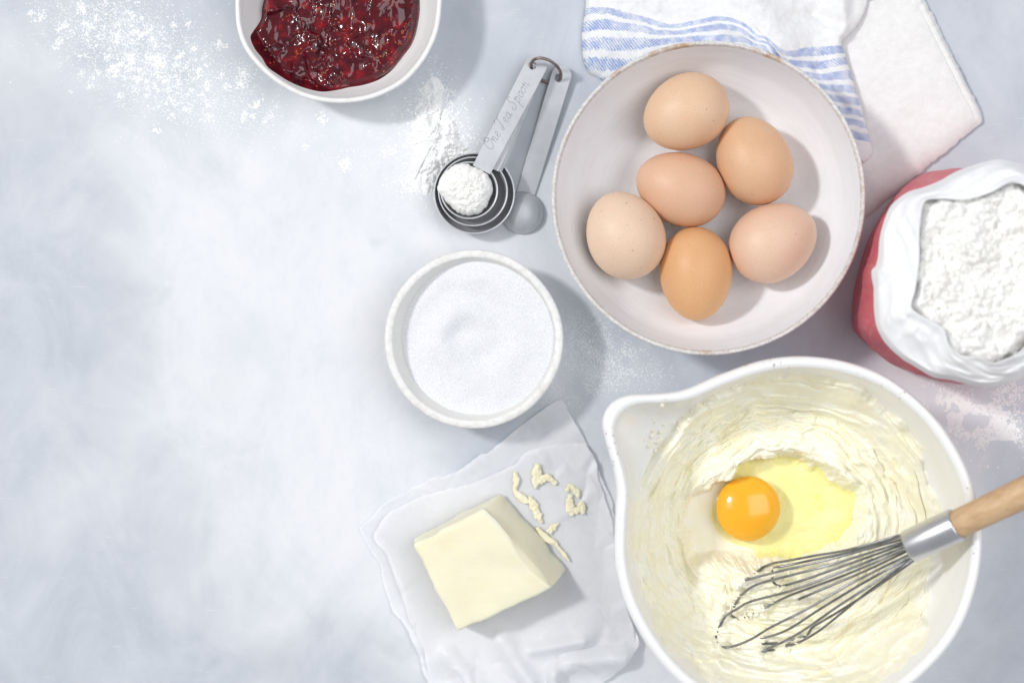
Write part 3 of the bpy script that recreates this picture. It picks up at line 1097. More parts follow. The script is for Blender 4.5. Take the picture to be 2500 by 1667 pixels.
m.set(color=m.ramp(m.noise(200, 4, 0.6), [(0.3, (0.79, 0.785, 0.775)), (0.7, (0.86, 0.855, 0.845))]), rough=0.92, spec=0.1, sheen=0.15)
tw = m.n.new('ShaderNodeTexWave')
tw.inputs['Scale'].default_value = 260
tw.inputs['Distortion'].default_value = 4
tw.inputs['Detail'].default_value = 2
m.link(m.coord((1, 1, 1), (0, 0, 0.9)), tw.inputs['Vector'])
m.bump(tw.outputs['Fac'], 0.22, 0.0005)
m.bump(m.noise(1300, 2, 0.5), 0.3, 0.0006)
m.bump(m.noise(70, 4, 0.6), 0.2, 0.002)
WCOT = m.m

tow = thing('tea_towel', 'folded white cotton tea towel with blue woven stripes under the egg bowl', 'tea towel', tuple(P(1860, 60, 0)))
# lower fold (plain white)
low_px = z_towel2([(1100, -140), (1165, 0), (1240, 138), (1340, 348), (1440, 550), (1525, 715), (1556, 790), (1562, 835), (1545, 866), (1490, 912), (1430, 960), (1350, 1025), (1250, 1105), (1150, 1190), (1040, 1285),
                   (900, 1400), (790, 1492), (735, 1520), (700, 1440), (660, 1200), (560, 850), (400, 500), (200, 280), (100, 60), (150, -130), (600, -170)])
cl_px = (2140, 210)
cl_ = P(*cl_px, 0.004)
nr, nt = 130, 420
t, a, R, X, Y = polar_grid(PX(low_px, 0.004), cl_, nr, nt, power=0.75)
R = R + 0.0006 * vn(np.cos(a) * 26, np.sin(a) * 26, 0, 2)
X = cl_[0] + t[:, None] * R * np.cos(a)
Y = cl_[1] + t[:, None] * R * np.sin(a)
# distance to the right-hand (stitched) edge
ea, eb_ = PX(z_towel2([(1165, 0), (1530, 720)]), 0.004)
ed = (eb_ - ea) / np.linalg.norm(eb_ - ea)
en = np.array([-ed[1], ed[0]])
if np.dot(cl_[:2] - ea, en) < 0:
    en = -en
dist = (X - ea[0]) * en[0] + (Y - ea[1]) * en[1]
onb = np.exp(-((np.hypot(X - cb[0], Y - cb[1]) - RB) / 0.02) ** 2)
Zl = 0.0050 * (1 - t ** 11)[:, None] + 0.0030 * fbm(X * 17, Y * 17, 0, 3, 3) * (1 - 0.6 * onb) + 0.0022 * np.exp(-((X - 0.216 + 0.55 * (Y - 0.16)) / 0.009) ** 2) * (1 - t ** 8)[:, None] + 0.0006
Zl = Zl - 0.0007 * np.exp(-((dist - 0.0058 + 0.0006 * vn(X * 60, Y * 60, 0, 3)) / 0.00055) ** 2) + 0.0010 * np.exp(-((dist - 0.003) / 0.0022) ** 2)
v = np.stack([X, Y, Zl], -1).reshape(-1, 3)
v, f = close_center(v, grid_f(nr, nt), nt)
obj('lower_fold', v, f, WCOT, tow)

# upper fold (striped)
up_px = z_towel1([(165, -420), (150, 0), (130, 150), (108, 300), (104, 500), (118, 640), (142, 740), (200, 812), (300, 872), (390, 925), (520, 960)]) + [
    (1560, 195), (1640, 158), (1731, 146), (1830, 160), (1920, 205), (2000, 275), (2060, 340)] + z_towel2([
        (700, 1120), (735, 1142), (790, 1105), (806, 1050), (800, 1000), (782, 930), (760, 850), (730, 740), (700, 650), (650, 480), (622, 385), (600, 320), (596, 280), (640, 235), (700, 170), (745, 90), (772, 0), (780, -120)])
cu_px = (1790, 10)
zu = 0.012
cu_ = P(*cu_px, zu)
nr, nt = 240, 900
t, a, R, X, Y = polar_grid(PX(up_px, zu), cu_, nr, nt, power=0.8)
R = R + 0.0003 * vn(np.cos(a) * 60, np.sin(a) * 60, 0, 2)
X = cu_[0] + t[:, None] * R * np.cos(a)
Y = cu_[1] + t[:, None] * R * np.sin(a)
FX = 1250 + X * K * H / (H - zu)
FY = 833.5 - Y * K * H / (H - zu)


def ridge(FX, FY, p, q, wd, amp, side=None):
    """a fold along the photo-pixel segment p-q"""
    p, q = np.array(p, float), np.array(q, float)
    d = (q - p) / np.linalg.norm(q - p)
    L = np.linalg.norm(q - p)
    s = (FX - p[0]) * d[0] + (FY - p[1]) * d[1]
    n = -(FX - p[0]) * d[1] + (FY - p[1]) * d[0]
    env = np.exp(-(np.maximum(0, np.maximum(-s, s - L)) / (wd * 1.2)) ** 2)
    return amp * env * np.exp(-(n / wd) ** 2)


Zu = 0.0105 + 0.0 * X
Zu += ridge(FX, FY, (1800, -20), (1900, 110), 62, 0.012)       # the big bulge
Zu += ridge(FX, FY, (1780, 62), (1870, 125), 26, 0.004)
Zu += ridge(FX, FY, (1480, 5), (1640, 52), 26, -0.0030)        # valley that bends the stripes
Zu += ridge(FX, FY, (1690, 0), (1730, 40), 30, 0.0035)
Zu += ridge(FX, FY, (1990, 30), (2045, 60), 16, -0.0045)
Zu += ridge(FX, FY, (2055, -20), (2055, 80), 22, 0.006)
Zu += ridge(FX, FY, (2035, 130), (2110, 300), 30, 0.003)
Zu += ridge(FX, FY, (2000, 170), (2060, 260), 12, -0.003)
Zu += ridge(FX, FY, (1600, 20), (1560, -40), 18, 0.002)
Zu += 0.0016 * fbm(FX / 110, FY / 110, 0, 3, 6) + 0.0005 * fbm(FX / 26, FY / 26, 0, 3, 9)
onlow = sstep(1960, 2080, FX)                      # where it lies on the lower fold
zskirt = 0.0008 + 0.0055 * onlow
rb = np.hypot(X - cb[0], Y - cb[1])
lim = np.interp(rb, outp[::-1, 0][:], outp[::-1, 1]) - 0.0035   # stay under the bowl wall
Zu = np.where(rb < RB - 0.001, np.minimum(Zu, np.maximum(lim, 0.006)), Zu)
edgeT = (t ** 16)[:, None]
Zu = Zu * np.sqrt(np.clip(1 - edgeT, 0, 1)) + zskirt * (1 - np.sqrt(np.clip(1 - edgeT, 0, 1)))
Zu = np.maximum(Zu, zskirt * 0.9)

ctrl = [(z_towel1([p])[0], s) for p, s in [
    ((150, 60), 0.55), ((160, 110), 1.0), ((150, 290), 2.0), ((150, 500), 3.0), ((180, 720), 4.0), ((300, 860), 4.6),
    ((400, 100), 1.0), ((700, 190), 1.0), ((1000, 280), 1.0), ((1150, 295), 1.0), ((1400, 265), 1.0), ((1650, 228), 1.0), ((1790, 245), 1.0),
    ((400, 60), 0.4), ((700, 130), 0.4), ((1150, 240), 0.35), ((1650, 180), 0.35), ((1850, 220), 0.3),
    ((450, 290), 2.0), ((800, 320), 2.0), ((1100, 360), 2.0), ((1400, 335), 2.0), ((1650, 310), 2.0), ((1850, 340), 2.0), ((1950, 375), 1.9),
    ((450, 500), 3.0), ((900, 490), 3.0), ((1200, 455), 3.0), ((1600, 430), 2.8), ((1850, 440), 2.7), ((2000, 460), 2.6), ((2200, 540), 2.5),
    ((450, 740), 4.0), ((700, 720), 3.9), ((2100, 430), 0.45), ((2000, 320), 0.4), ((2300, 540), 0.45), ((1000, -100), -1), ((2000, 0), -1.2), ((200, -200), -1.0), ((2352, 200), -0.8)]]
ctrl += [(z_towel2([p])[0], s) for p, s in [
    ((150, 375), 1.0), ((380, 365), 1.0), ((600, 342), 1.0), ((600, 285), 0.3), ((300, 300), 0.3), ((100, 320), 0.4),
    ((330, 450), 2.0), ((620, 418), 2.0), ((450, 535), 3.0), ((650, 520), 3.0), ((560, 620), 4.0), ((690, 625), 4.0),
    ((500, 630), 4.4), ((600, 690), 5.0), ((730, 715), 5.0), ((600, 770), 6.0), ((750, 800), 6.0), ((660, 850), 7.0), ((765, 870), 7.0), ((700, 945), 8.0), ((790, 965), 8.0), ((740, 1020), 8.8), ((770, 1090), 9.6), ((500, 100), -0.8), ((720, 50), -1.0)]]
cp = np.array([c_[0] for c_ in ctrl]) / 100.0
cv_ = np.array([c_[1] for c_ in ctrl])


def tps(r2):
    return np.where(r2 > 1e-9, 0.5 * r2 * np.log(np.maximum(r2, 1e-9)), 0)


n = len(cp)
Am = np.zeros((n + 3, n + 3))
Am[:n, :n] = tps(((cp[:, None] - cp[None]) ** 2).sum(-1)) + 0.02 * np.eye(n)
Am[:n, n] = 1
Am[:n, n + 1:] = cp
Am[n:, :n] = Am[:n, n:].T
sol = np.linalg.solve(Am, np.concatenate([cv_, np.zeros(3)]))
qx, qy = FX.ravel() / 100, FY.ravel() / 100
sval = sol[n] + sol[n + 1] * qx + sol[n + 2] * qy
for i in range(n):
    sval = sval + sol[i] * tps((qx - cp[i, 0]) ** 2 + (qy - cp[i, 1]) ** 2)
v = np.stack([X, Y, Zu], -1).reshape(-1, 3)
f = grid_f(nr, nt)
v, f = close_center(v, f, nt)
uo = obj('upper_fold', v, f, COTTON, tow)
sval = np.append(sval, -1.0)
at = uo.data.attributes.new('stripe', 'FLOAT', 'POINT')
at.data.foreach_set('value', sval.astype(np.float32))
hv = np.stack([np.append(X.ravel(), 0), np.append(sval[:-1] * 0.010, 0), np.zeros(len(sval))], -1)
at = uo.data.attributes.new('hatch', 'FLOAT_VECTOR', 'POINT')
at.data.foreach_set('vector', hv.astype(np.float32).ravel())

# ================================================================== PARCHMENT + BUTTER
m = M('baking_parchment')
n1 = m.noise(40, 4, 0.6)
m.p.inputs['Base Color'].default_value = (0.94, 0.945, 0.965, 1)
m.set(rough=0.42, spec=0.4)
m.bump(m.noise(90, 4, 0.6), 0.12, 0.0015)
tr = m.node('ShaderNodeBsdfTransparent')
tr.inputs[0].default_value = (0.95, 0.96, 0.98, 1)
tl = m.node('ShaderNodeBsdfTranslucent')
tl.inputs[0].default_value = (0.94, 0.945, 0.965, 1)
mx1 = m.node('ShaderNodeMixShader')
mx1.inputs[0].default_value = 0.15
m.link(m.p.outputs[0], mx1.inputs[1])
m.link(tl.outputs[0], mx1.inputs[2])
mx2 = m.node('ShaderNodeMixShader')
m.link(m.ramp(n1, [(0.3, 0.18), (0.7, 0.28)]), mx2.inputs[0])
m.link(mx1.outputs[0], mx2.inputs[1])
m.link(tr.outputs[0], mx2.inputs[2])
m.link(mx2.outputs[0], m.out.inputs['Surface'])
PARCH = m.m

par = thing('parchment_paper', 'crinkled white baking parchment folded double beneath the butter', 'parchment paper', tuple(P(1230, 1420, 0)))


def paper(name, pts, cpx, z0, seed, amp, lift):
    c = P(*cpx, z0)
    nr, nt = 150, 560
    t, a, R, X, Y = polar_grid(PX(pts, z0), c, nr, nt, power=0.7)
    R = R + 0.00035 * vn(np.cos(a) * 45, np.sin(a) * 45, 0, seed) + 0.0006 * vn(np.cos(a) * 14, np.sin(a) * 14, 0, seed + 1)
    X = c[0] + t[:, None] * R * np.cos(a)
    Y = c[1] + t[:, None] * R * np.sin(a)
    FX = 1250 + X * K
    FY = 833.5 - Y * K
    Z = z0 + amp * np.clip(crinkle(X, Y, 20, seed) + 0.55 * crinkle(X, Y, 48, seed + 4), 0, 1.6) * sstep(0.25, 0.9, t)[:, None] + amp * 0.35 * np.abs(fbm(X * 26, Y * 26, 0, 3, seed + 2)) + lift(FX, FY, t)
    under = np.clip(1 - 1.3 * ridge(FX, FY, (1100, 1350), (1280, 1400), 150, 1.0), 0, 1)   # pressed flat below the butter
    Z = z0 + (Z - z0) * under
    v = np.stack([X, Y, Z], -1).reshape(-1, 3)
    v, f = close_center(v, grid_f(nr, nt), nt)
    return obj(name, v, f, PARCH, par)


def lift_low(FX, FY, t):
    return 0.0012 * sstep(0.85, 1.0, t)[:, None] * (0.5 + 0.5 * vn(FX / 60, FY / 60, 0, 8)) + ridge(FX, FY, (1395, 1610), (1520, 1600), 30, 0.011) + ridge(FX, FY, (1350, 1640), (1360, 1720), 22, 0.012)


def lift_up(FX, FY, t):
    return (0.0010 * sstep(0.80, 1.0, t)[:, None] * (0.6 + 0.5 * vn(FX / 50, FY / 50, 0, 18)) + ridge(FX, FY, (1230, 1560), (1290, 1660), 26, 0.008)
            + ridge(FX, FY, (1300, 1580), (1420, 1560), 18, 0.007) + ridge(FX, FY, (1100, 1600), (1180, 1700), 30, 0.006) + ridge(FX, FY, (930, 1340), (1010, 1560), 14, 0.004))


p_low = z_butter([(45, 750), (110, 668), (182, 598), (300, 540), (430, 472), (490, 468), (600, 410), (680, 350), (730, 335), (860, 230), (975, 140), (1105, 62), (1160, 130), (1250, 290), (1310, 430),
                  (1370, 560), (1400, 700), (1410, 900), (1450, 1100), (1490, 1240), (1532, 1340), (1500, 1390), (1470, 1450), (1380, 1530), (1250, 1600), (1050, 1680), (700, 1700), (450, 1650), (395, 1540), (345, 1390), (270, 1240),
                  (212, 1170), (170, 1040), (150, 940), (120, 890)])
p_up = z_butter([(118, 790), (170, 682), (260, 625), (350, 578), (470, 545), (610, 508), (720, 470), (860, 400), (910, 350), (960, 318), (1080, 298), (1210, 285), (1250, 300), (1300, 385), (1312, 470), (1345, 580),
                 (1392, 720), (1400, 900), (1440, 1100), (1500, 1290), (1490, 1370), (1380, 1360), (1240, 1375), (1100, 1420), (1080, 1500), (1030, 1640), (800, 1690), (520, 1650), (420, 1560), (370, 1350), (300, 1210), (230, 1010), (180, 880)])
paper('lower_layer', p_low, (1215, 1390), 0.0007, 3, 0.0024, lift_low)
paper('upper_layer', p_up, (1215, 1400), 0.0028, 11, 0.0030, lift_up)

m = M('butter')
n1 = m.noise(35, 4, 0.6)
c = m.ramp(n1, [(0.3, (0.865, 0.805, 0.60)), (0.7, (0.89, 0.845, 0.67))])
m.set(color=c, rough=0.40, spec=0.4, sss=0.65, sssr=(1.0, 0.78, 0.42), ssss=0.010)
m.bump(m.noise(160, 4, 0.6), 0.10, 0.001)
m.bump(m.noise(30, 4, 0.6, m.coord((1, 9, 1), (0, 0, -0.88))), 0.13, 0.002)
BUTTER = m.m
m = M('butter_smear')
m.set(color=m.ramp(m.noise(120, 3), [(0.3, (0.89, 0.82, 0.55)), (0.7, (0.93, 0.88, 0.68))]), rough=0.4, spec=0.4)
BUTTERT = m.m
bt0, bt1 = 0.0052, 0.0320
Bb = [np.append(PX(z_butter([q]), bt0)[0], bt0) for q in [(322, 800), (806, 548), (1152, 966), (590, 1262)]]
Bt = [np.append(PX(z_butter([q]), bt1)[0], bt1) for q in [(330, 826), (690, 642), (1062, 1066), (560, 1296)]]
bm = bmesh.new()
vb = [bm.verts.new(q) for q in Bb]
vt = [bm.verts.new(q) for q in Bt]
bm.faces.new(vb[::-1])
top_face = bm.faces.new(vt)
for i in range(4):
    j = (i + 1) % 4
    bm.faces.new((vb[i], vb[j], vt[j], vt[i]))
bmesh.ops.recalc_face_normals(bm, faces=bm.faces)
bmesh.ops.subdivide_edges(bm, edges=bm.edges[:], cuts=11, use_grid_fill=True)
sharp = [e for e in bm.edges if len(e.link_faces) == 2 and e.calc_face_angle() > 0.3]
bmesh.ops.bevel(bm, geom=sharp, offset=0.0020, segments=3, profile=0.5, affect='EDGES')
bm.normal_update()
bmesh.ops.triangulate(bm, faces=[q for q in bm.faces if len(q.verts) > 4])
nv = np.array([w.co[:] for w in bm.verts])
nn = np.array([w.normal[:] for w in bm.verts])
off = 0.0013 * fbm(nv[:, 0] * 60, nv[:, 1] * 60, nv[:, 2] * 60, 3, 3) + 0.00035 * fbm(nv[:, 0] * 260, nv[:, 1] * 260, nv[:, 2] * 200, 2, 8)
# wavy knife line between the top and the cut end
la, lb = Bt[1][:2], Bt[2][:2]
ld = (lb - la) / np.linalg.norm(lb - la)
ln_ = np.array([-ld[1], ld[0]])
sl = (nv[:, :2] - la) @ ld / np.linalg.norm(lb - la)
nlv = (nv[:, :2] - la) @ ln_
wob = 0.0022 * np.sin(sl * 6.3 + 0.4) * np.exp(-(nlv / 0.006) ** 2) * (nv[:, 2] > 0.03)
nv = nv + nn * off[:, None]
nv[:, :2] += ln_ * wob[:, None]
fc = [tuple(w.index for w in q.verts) for q in bm.faces]
bm.verts.index_update()
fc = [tuple(w.index for w in q.verts) for q in bm.faces]
bm.free()
o = obj('butter_block', nv, fc, BUTTER)
tag(o, 'pale yellow block of butter with one slanted cut end on parchment', 'butter')


def shaving(path, widths, z0, curl, label, seed):
    """a thin curled ribbon of butter"""
    p = catmull(z_butter(path), 40)
    q = PX(p, z0)
    tv = np.gradient(q, axis=0)
    tv /= np.linalg.norm(tv, axis=1)[:, None]
    nv_ = np.stack([-tv[:, 1], tv[:, 0]], -1)
    wd = np.interp(np.linspace(0, 1, 40), np.linspace(0, 1, len(widths)), widths) / 2.1865 / K
    wd = 1.0 * wd * (1 + 0.35 * vn(np.arange(40) * 0.3, 0, 0, seed) - 0.1 * np.abs(vn(np.arange(40) * 0.5, 0, 0, seed + 5)))
    s = np.linspace(-1, 1, 9)
    X = q[:, :1] + nv_[:, :1] * wd[:, None] * s
    Y = q[:, 1:] + nv_[:, 1:] * wd[:, None] * s
    Z = z0 + 0.0006 + 0.7 * curl * (1 - s ** 2)[None] * (0.6 + 0.4 * vn(np.arange(40) * 0.35, 0, 0, seed + 1))[:, None] + 0.0004 * vn(s[None] * 3 + seed, np.arange(40)[:, None] * 0.22, 0, seed)
    up = np.stack([X, Y, Z], -1)
    dn = up - [0, 0, 0.0005]
    dn[:, :, 2] = np.maximum(dn[:, :, 2], z0)
    m_, n_ = 40, 9
    V = np.vstack([up.reshape(-1, 3), dn.reshape(-1, 3)])
    F = [tuple(x) for x in grid_f(m_, n_, False, True)]
    F += [tuple(i + m_ * n_ for i in x[::-1]) for x in F]
    rimi = [i * n_ for i in range(m_)] + [(m_ - 1) * n_ + j for j in range(1, n_)] + [i * n_ + n_ - 1 for i in range(m_ - 2, -1, -1)] + [j for j in range(n_ - 2, 0, -1)]
    F += [(rimi[i], rimi[(i + 1) % len(rimi)], rimi[(i + 1) % len(rimi)] + m_ * n_, rimi[i] + m_ * n_) for i in range(len(rimi))]
    o = obj('butter_shaving', V, F, BUTTERT)
    tag(o, label, 'butter shaving', 'butter shavings on the parchment')


shaving([(868, 440), (876, 500), (868, 540), (920, 590), (960, 600)], [14, 20, 16, 18, 8], 0.0045, 0.0012, 'butter shaving with a bent tip starting by the corner of the block', 1)
shaving([(945, 570), (965, 610), (985, 660), (1012, 712)], [8, 22, 26, 12], 0.0045, 0.0018, 'broad curled butter shaving halfway along the cut end', 2)
shaving([(985, 735), (1030, 790), (1080, 820), (1105, 850), (1135, 885), (1158, 915)], [10, 20, 16, 8, 14, 4], 0.0045, 0.0012, 'long thin butter shaving hugging the cut end of the block', 3)
shaving([(992, 398), (985, 440), (982, 490), (978, 530)], [16, 24, 22, 8], 0.0045, 0.0028, 'thick upright butter curl in the two piece cluster', 4)
shaving([(1000, 500), (1030, 470), (1060, 480), (1090, 505)], [10, 26, 20, 12], 0.0045, 0.0012, 'flat ragged butter flake touching the thick curl', 5)
shaving([(1140, 545), (1165, 520), (1200, 550), (1205, 580)], [8, 16, 16, 8], 0.0045, 0.0014, 'hooked butter shaving above the outermost smear', 6)
shaving([(1165, 560), (1160, 600), (1165, 640), (1175, 675)], [14, 20, 26, 10], 0.0045, 0.0014, 'short butter smear farthest from the block, beside the forked one', 7)
shaving([(1175, 665), (1205, 640), (1225, 610), (1232, 665)], [8, 18, 16, 10], 0.0045, 0.0012, 'forked butter shaving at the outer edge of the crumbs', 8)
shaving([(1046, 765), (1068, 740), (1100, 715)], [14, 18, 4], 0.0045, 0.0008, 'tiny pointed butter flake lying apart from the long shaving', 9)

# ================================================================== MIXING BOWL
zm = 0.105
mo = dd([(1384, 965), (1392, 1015), (1409, 1075), (1417, 1130), (1413, 1200), (1413, 1290), (1432, 1375), (1470, 1455), (1528, 1535), (1600, 1597), (1700, 1645), (1835, 1662), (1960, 1645), (2065, 1595), (2148, 1525),
         (2208, 1445), (2244, 1350), (2258, 1255), (2250, 1165), (2218, 1065), (2150, 958), (2055, 875), (1955, 833), (1850, 818), (1755, 827), (1660, 858), (1570, 895), (1500, 904), (1445, 907), (1405, 925)])
cm = P(1835 * D, 1239 * D, zm)
nA = 360
aM, RM = polar_R(PX(mo, zm), cm, nA)
RM0 = 422 * D / K * (H - zm) / H
BH = zm


def w_sp(z):
    return sstep(0.035, 0.100, z)


def mix_scale(prof, a):
    rel = np.interp(a, aM, RM, period=2 * np.pi) / RM0 - 1
    return 1 + rel[None] * w_sp(prof[:, 1])[:, None]


min_p = smooth_prof([(0.001, 0.011), (0.035, 0.011), (0.056, 0.0135), (0.074, 0.024), (0.087, 0.043), (RM0 - 0.0155, 0.068), (RM0 - 0.0105, 0.090), (RM0 - 0.0078, 0.101)], 70)
mrim_p = smooth_prof([(RM0 - 0.0078, 0.101), (RM0 - 0.0068, 0.1040), (RM0 - 0.0040, 0.1055), (RM0 - 0.0012, 0.1045), (RM0, 0.1010), (RM0 - 0.0010, 0.0975)], 18)
mout_p = smooth_prof([(RM0 - 0.0010, 0.0975), (RM0 - 0.0030, 0.090), (RM0 - 0.009, 0.066), (0.094, 0.038), (0.078, 0.014), (0.066, 0.003), (0.062, 0.0004), (0.001, 0.0004)], 40)
m = glaze('glossy_white_glaze', (0.91, 0.91, 0.905), (0.40, 0.30, 0.22), 0.16, rings=False, tint=(0.89, 0.89, 0.885))
MB = m.m
m = M('white_rim_with_chips')
n1 = m.noise(420, 2, 0.5)
n2 = m.noise(28, 4, 0.6)
c = m.mix(m.math('MULTIPLY', m.ramp(n1, [(0.64, 0.0), (0.70, 1.0)]), m.ramp(n2, [(0.52, 0.0), (0.60, 0.9)])), (0.88, 0.878, 0.87), (0.36, 0.26, 0.19))
m.set(color=c, rough=0.2, spec=0.5)
MBR = m.m
mb = thing('mixing_bowl', 'large glossy white mixing bowl with a pouring spout holding batter', 'mixing bowl', (cm[0], cm[1], 0))
v, f = lathe(min_p, cm, nA, mix_scale)
v, f = close_center(v, f, nA)
obj('bowl_inside', v, f, MB, mb)
v, f = lathe(mrim_p, cm, nA, mix_scale)
obj('rim', v, f, MBR, mb)
v, f = lathe(mout_p, cm, nA, mix_scale)
obj('bowl_outside', v, f, MB, mb)

# ------------------------------------------------------------------ batter
nr, nt = 420, 1100
ang = np.linspace(0, 2 * np.pi, nt, endpoint=False)
rel = np.interp(ang, aM, RM, period=2 * np.pi) / RM0 - 1
rmax = 0.1100
rho = np.linspace(0.0006, 1, nr)[:, None] ** 0.85 * (rmax + 0.02 * np.clip(rel, 0, 1))[None]
zin = np.empty((nr, nt))
for j in range(nt):
    rr_ = min_p[:, 0] * (1 + rel[j] * w_sp(min_p[:, 1]))
    zin[:, j] = np.interp(rho[:, j], np.maximum.accumulate(rr_), min_p[:, 1])
X = cm[0] + rho * np.cos(ang)
Y = cm[1] + rho * np.sin(ang)
# image position of a point at about batter height
FX = (1250 + X * K * H / (H - 0.045)) / D
FY = (833.5 - Y * K * H / (H - 0.045)) / D
# swirl coordinates about the well
wcx, wcy = 1790.0, 1200.0
u_ = np.arctan2(-(FY - wcy), FX - wcx)
w_ = np.hypot(FX - wcx, (FY - wcy) * 1.05) / 400.0
cu3, su3 = np.cos(u_), np.sin(u_)
warp = 0.10 * fbm(cu3 * 1.6, su3 * 1.6, w_ * 2.0, 3, 31)
ws = w_ + warp
n1 = fbm(cu3 * 2.3, su3 * 2.3, ws * 13, 3, 41)
n2 = fbm(cu3 * 4.5 + 3, su3 * 4.5, ws * 34, 3, 43)
wpx = np.hypot(FX - wcx, (FY - wcy) * 1.05)
jagA = fbm(cu3 * 3.2, su3 * 3.2, w_ * 9, 3, 47)
jagB = fbm(FX / 14.0, FY / 14.0, 0, 3, 49)
SR = np.random.default_rng(5)
strokes = np.zeros_like(X)
grooves = np.zeros_like(X)
for i in range(140):
    groove = i >= 112
    u0 = SR.uniform(-np.pi, np.pi)
    du = SR.uniform(0.25, 0.7) if groove else SR.uniform(0.35, 1.2)
    w0 = SR.uniform(130, 430)
    bw = SR.uniform(5, 11) if groove else SR.uniform(12, 34) * (0.7 + 0.5 * w0 / 440)
    sl = SR.uniform(-26, 34)
    amp = SR.uniform(0.0014, 0.0034) if groove else SR.uniform(0.0028, 0.0078) * min(1.0, bw / 16)
    ud = (u_ - u0 + np.pi) % (2 * np.pi) - np.pi
    msk = (np.abs(ud) < du) & (np.abs(wpx - w0) < 3 * bw + 45)
    if not msk.any():
        continue
    sN = ud[msk] / du
    nN = (wpx[msk] - (w0 + sl * ud[msk]) + 9 * jagA[msk]) / bw + (0.15 if groove else 0.10) * jagB[msk]
    endf = np.clip(1 - np.abs(sN) ** 4, 0, 1) ** 0.7
    if groove:
        g_ = amp * endf * np.exp(-nN ** 2)
        grooves[msk] = np.maximum(grooves[msk], g_)
        continue
    side = np.where(nN < 0, np.clip(1 + nN, 0, 1) ** 0.30, np.clip(1 - nN * 0.5, 0, 1) ** 1.2)
    side = side * (1 + 0.14 * np.sin(nN * 7 + 3 * jagA[msk])) + 0.025 * jagB[msk] * (side > 0)
    hgt = amp * side * endf
    cov = sstep(0.0, 0.5, side * endf)
    strokes[msk] = strokes[msk] * (1 - 0.6 * cov) + 0.85 * hgt
fr_r = 1 - np.abs(fbm(cu3 * 2.0 + 2, su3 * 2.0, ws * 17, 2, 95))
strokes = strokes - 0.8 * grooves + 0.0022 * sstep(0.55, 1.0, fr_r) + 0.0002 * fbm(cu3 * 5, su3 * 5, ws * 60, 2, 97)
lumpy = clumpy(X, Y, 120, 19)
thick0 = 0.0048 + 0.0024 * n1 + 0.0008 * n2 + 1.4 * strokes + 0.0003 * lumpy
th_i = np.arctan2(-(FY - 1239), FX - 1835)       # angle in the picture about the bowl centre
# batter reaches high on the wall except towards the right
reach = 0.1075 - 0.0060 * np.exp(-((th_i - 0.05) / 0.75) ** 2) - 0.004 * np.exp(-((np.abs(th_i) - 2.55) / 0.30) ** 2) * (th_i > 0)
reach = reach + 0.0045 * fbm(cu3 * 3.2, su3 * 3.2, 0, 4, 63)
edge = sstep(0.0, 0.010, reach - rho)
floorz = 0.0340 + 0.0020 * n1 + 0.0008 * n2 + 1.4 * strokes + 0.0003 * lumpy
wallz = zin + thick0 * edge - 0.0035 * (1 - edge)
k_ = 0.004
hmix = np.clip(0.5 + 0.5 * (wallz - floorz) / k_, 0, 1)
Zb = floorz * (1 - hmix) + wallz * hmix + k_ * hmix * (1 - hmix)
# mound of soft batter round the whisk
mound = 0.012 * g2(FX, FY, 1745, 1365, 105, 75, 0.45) + 0.004 * g2(FX, FY, 1690, 1300, 50, 40)
f1, f2, cid = worley(FX / 46 + 0.5 * vn(FX / 60, FY / 60, 0, 3), FY / 40 + 0.5 * vn(FX / 60, FY / 60, 7, 3), 23)
soft = np.clip(1 - (f1 / 0.6) ** 2, 0, 1) ** 0.8
mm = g2(FX, FY, 1760, 1390, 150, 90, 0.5)
Zb = Zb + mound + 0.0038 * soft * np.clip(mm * 1.6, 0, 1)
# soft peaks where the wires go in (they bury the wire ends)
peaks = np.zeros_like(X)
pk_n = 1 + 0.5 * fbm(FX / 11, FY / 11, 0, 2, 101)
for (tx_, ty_) in z_whisk([(130, 1165), (165, 1215), (455, 697), (560, 692), (290, 806), (330, 1056), (425, 1202), (475, 1290), (630, 1252), (725, 1198), (605, 826), (730, 920)]):
    peaks = np.maximum(peaks, 0.0024 * g2(FX, FY, tx_ / D - 4, ty_ / D + 3, 13, 9, -0.4) * pk_n)
# the well with the cracked egg
well = np.array([(1696, 1066), (1745, 1050), (1800, 1047), (1850, 1055), (1900, 1078), (1945, 1108), (1978, 1138), (1984, 1165), (1972, 1205), (1950, 1245), (1900, 1270), (1840, 1290), (1760, 1295), (1690, 1290),
                 (1640, 1285), (1590, 1282), (1574, 1240), (1570, 1190), (1572, 1162), (1598, 1142), (1645, 1112), (1682, 1094)], float)
wc = (1780, 1180)
aW, RW = polar_R(well, wc, 400)
aw = np.arctan2(FY - wc[1], FX - wc[0])
rw = np.hypot(FX - wc[0], FY - wc[1])
jag = 10 * fbm(FX / 30, FY / 30, 0, 4, 71)
sd_ = rw - np.interp(aw, aW, RW, period=2 * np.pi) + jag          # < 0 inside the well
ul = np.clip(np.cos(aw + 2.15), 0, 1)                               # the cut is steepest on its upper left
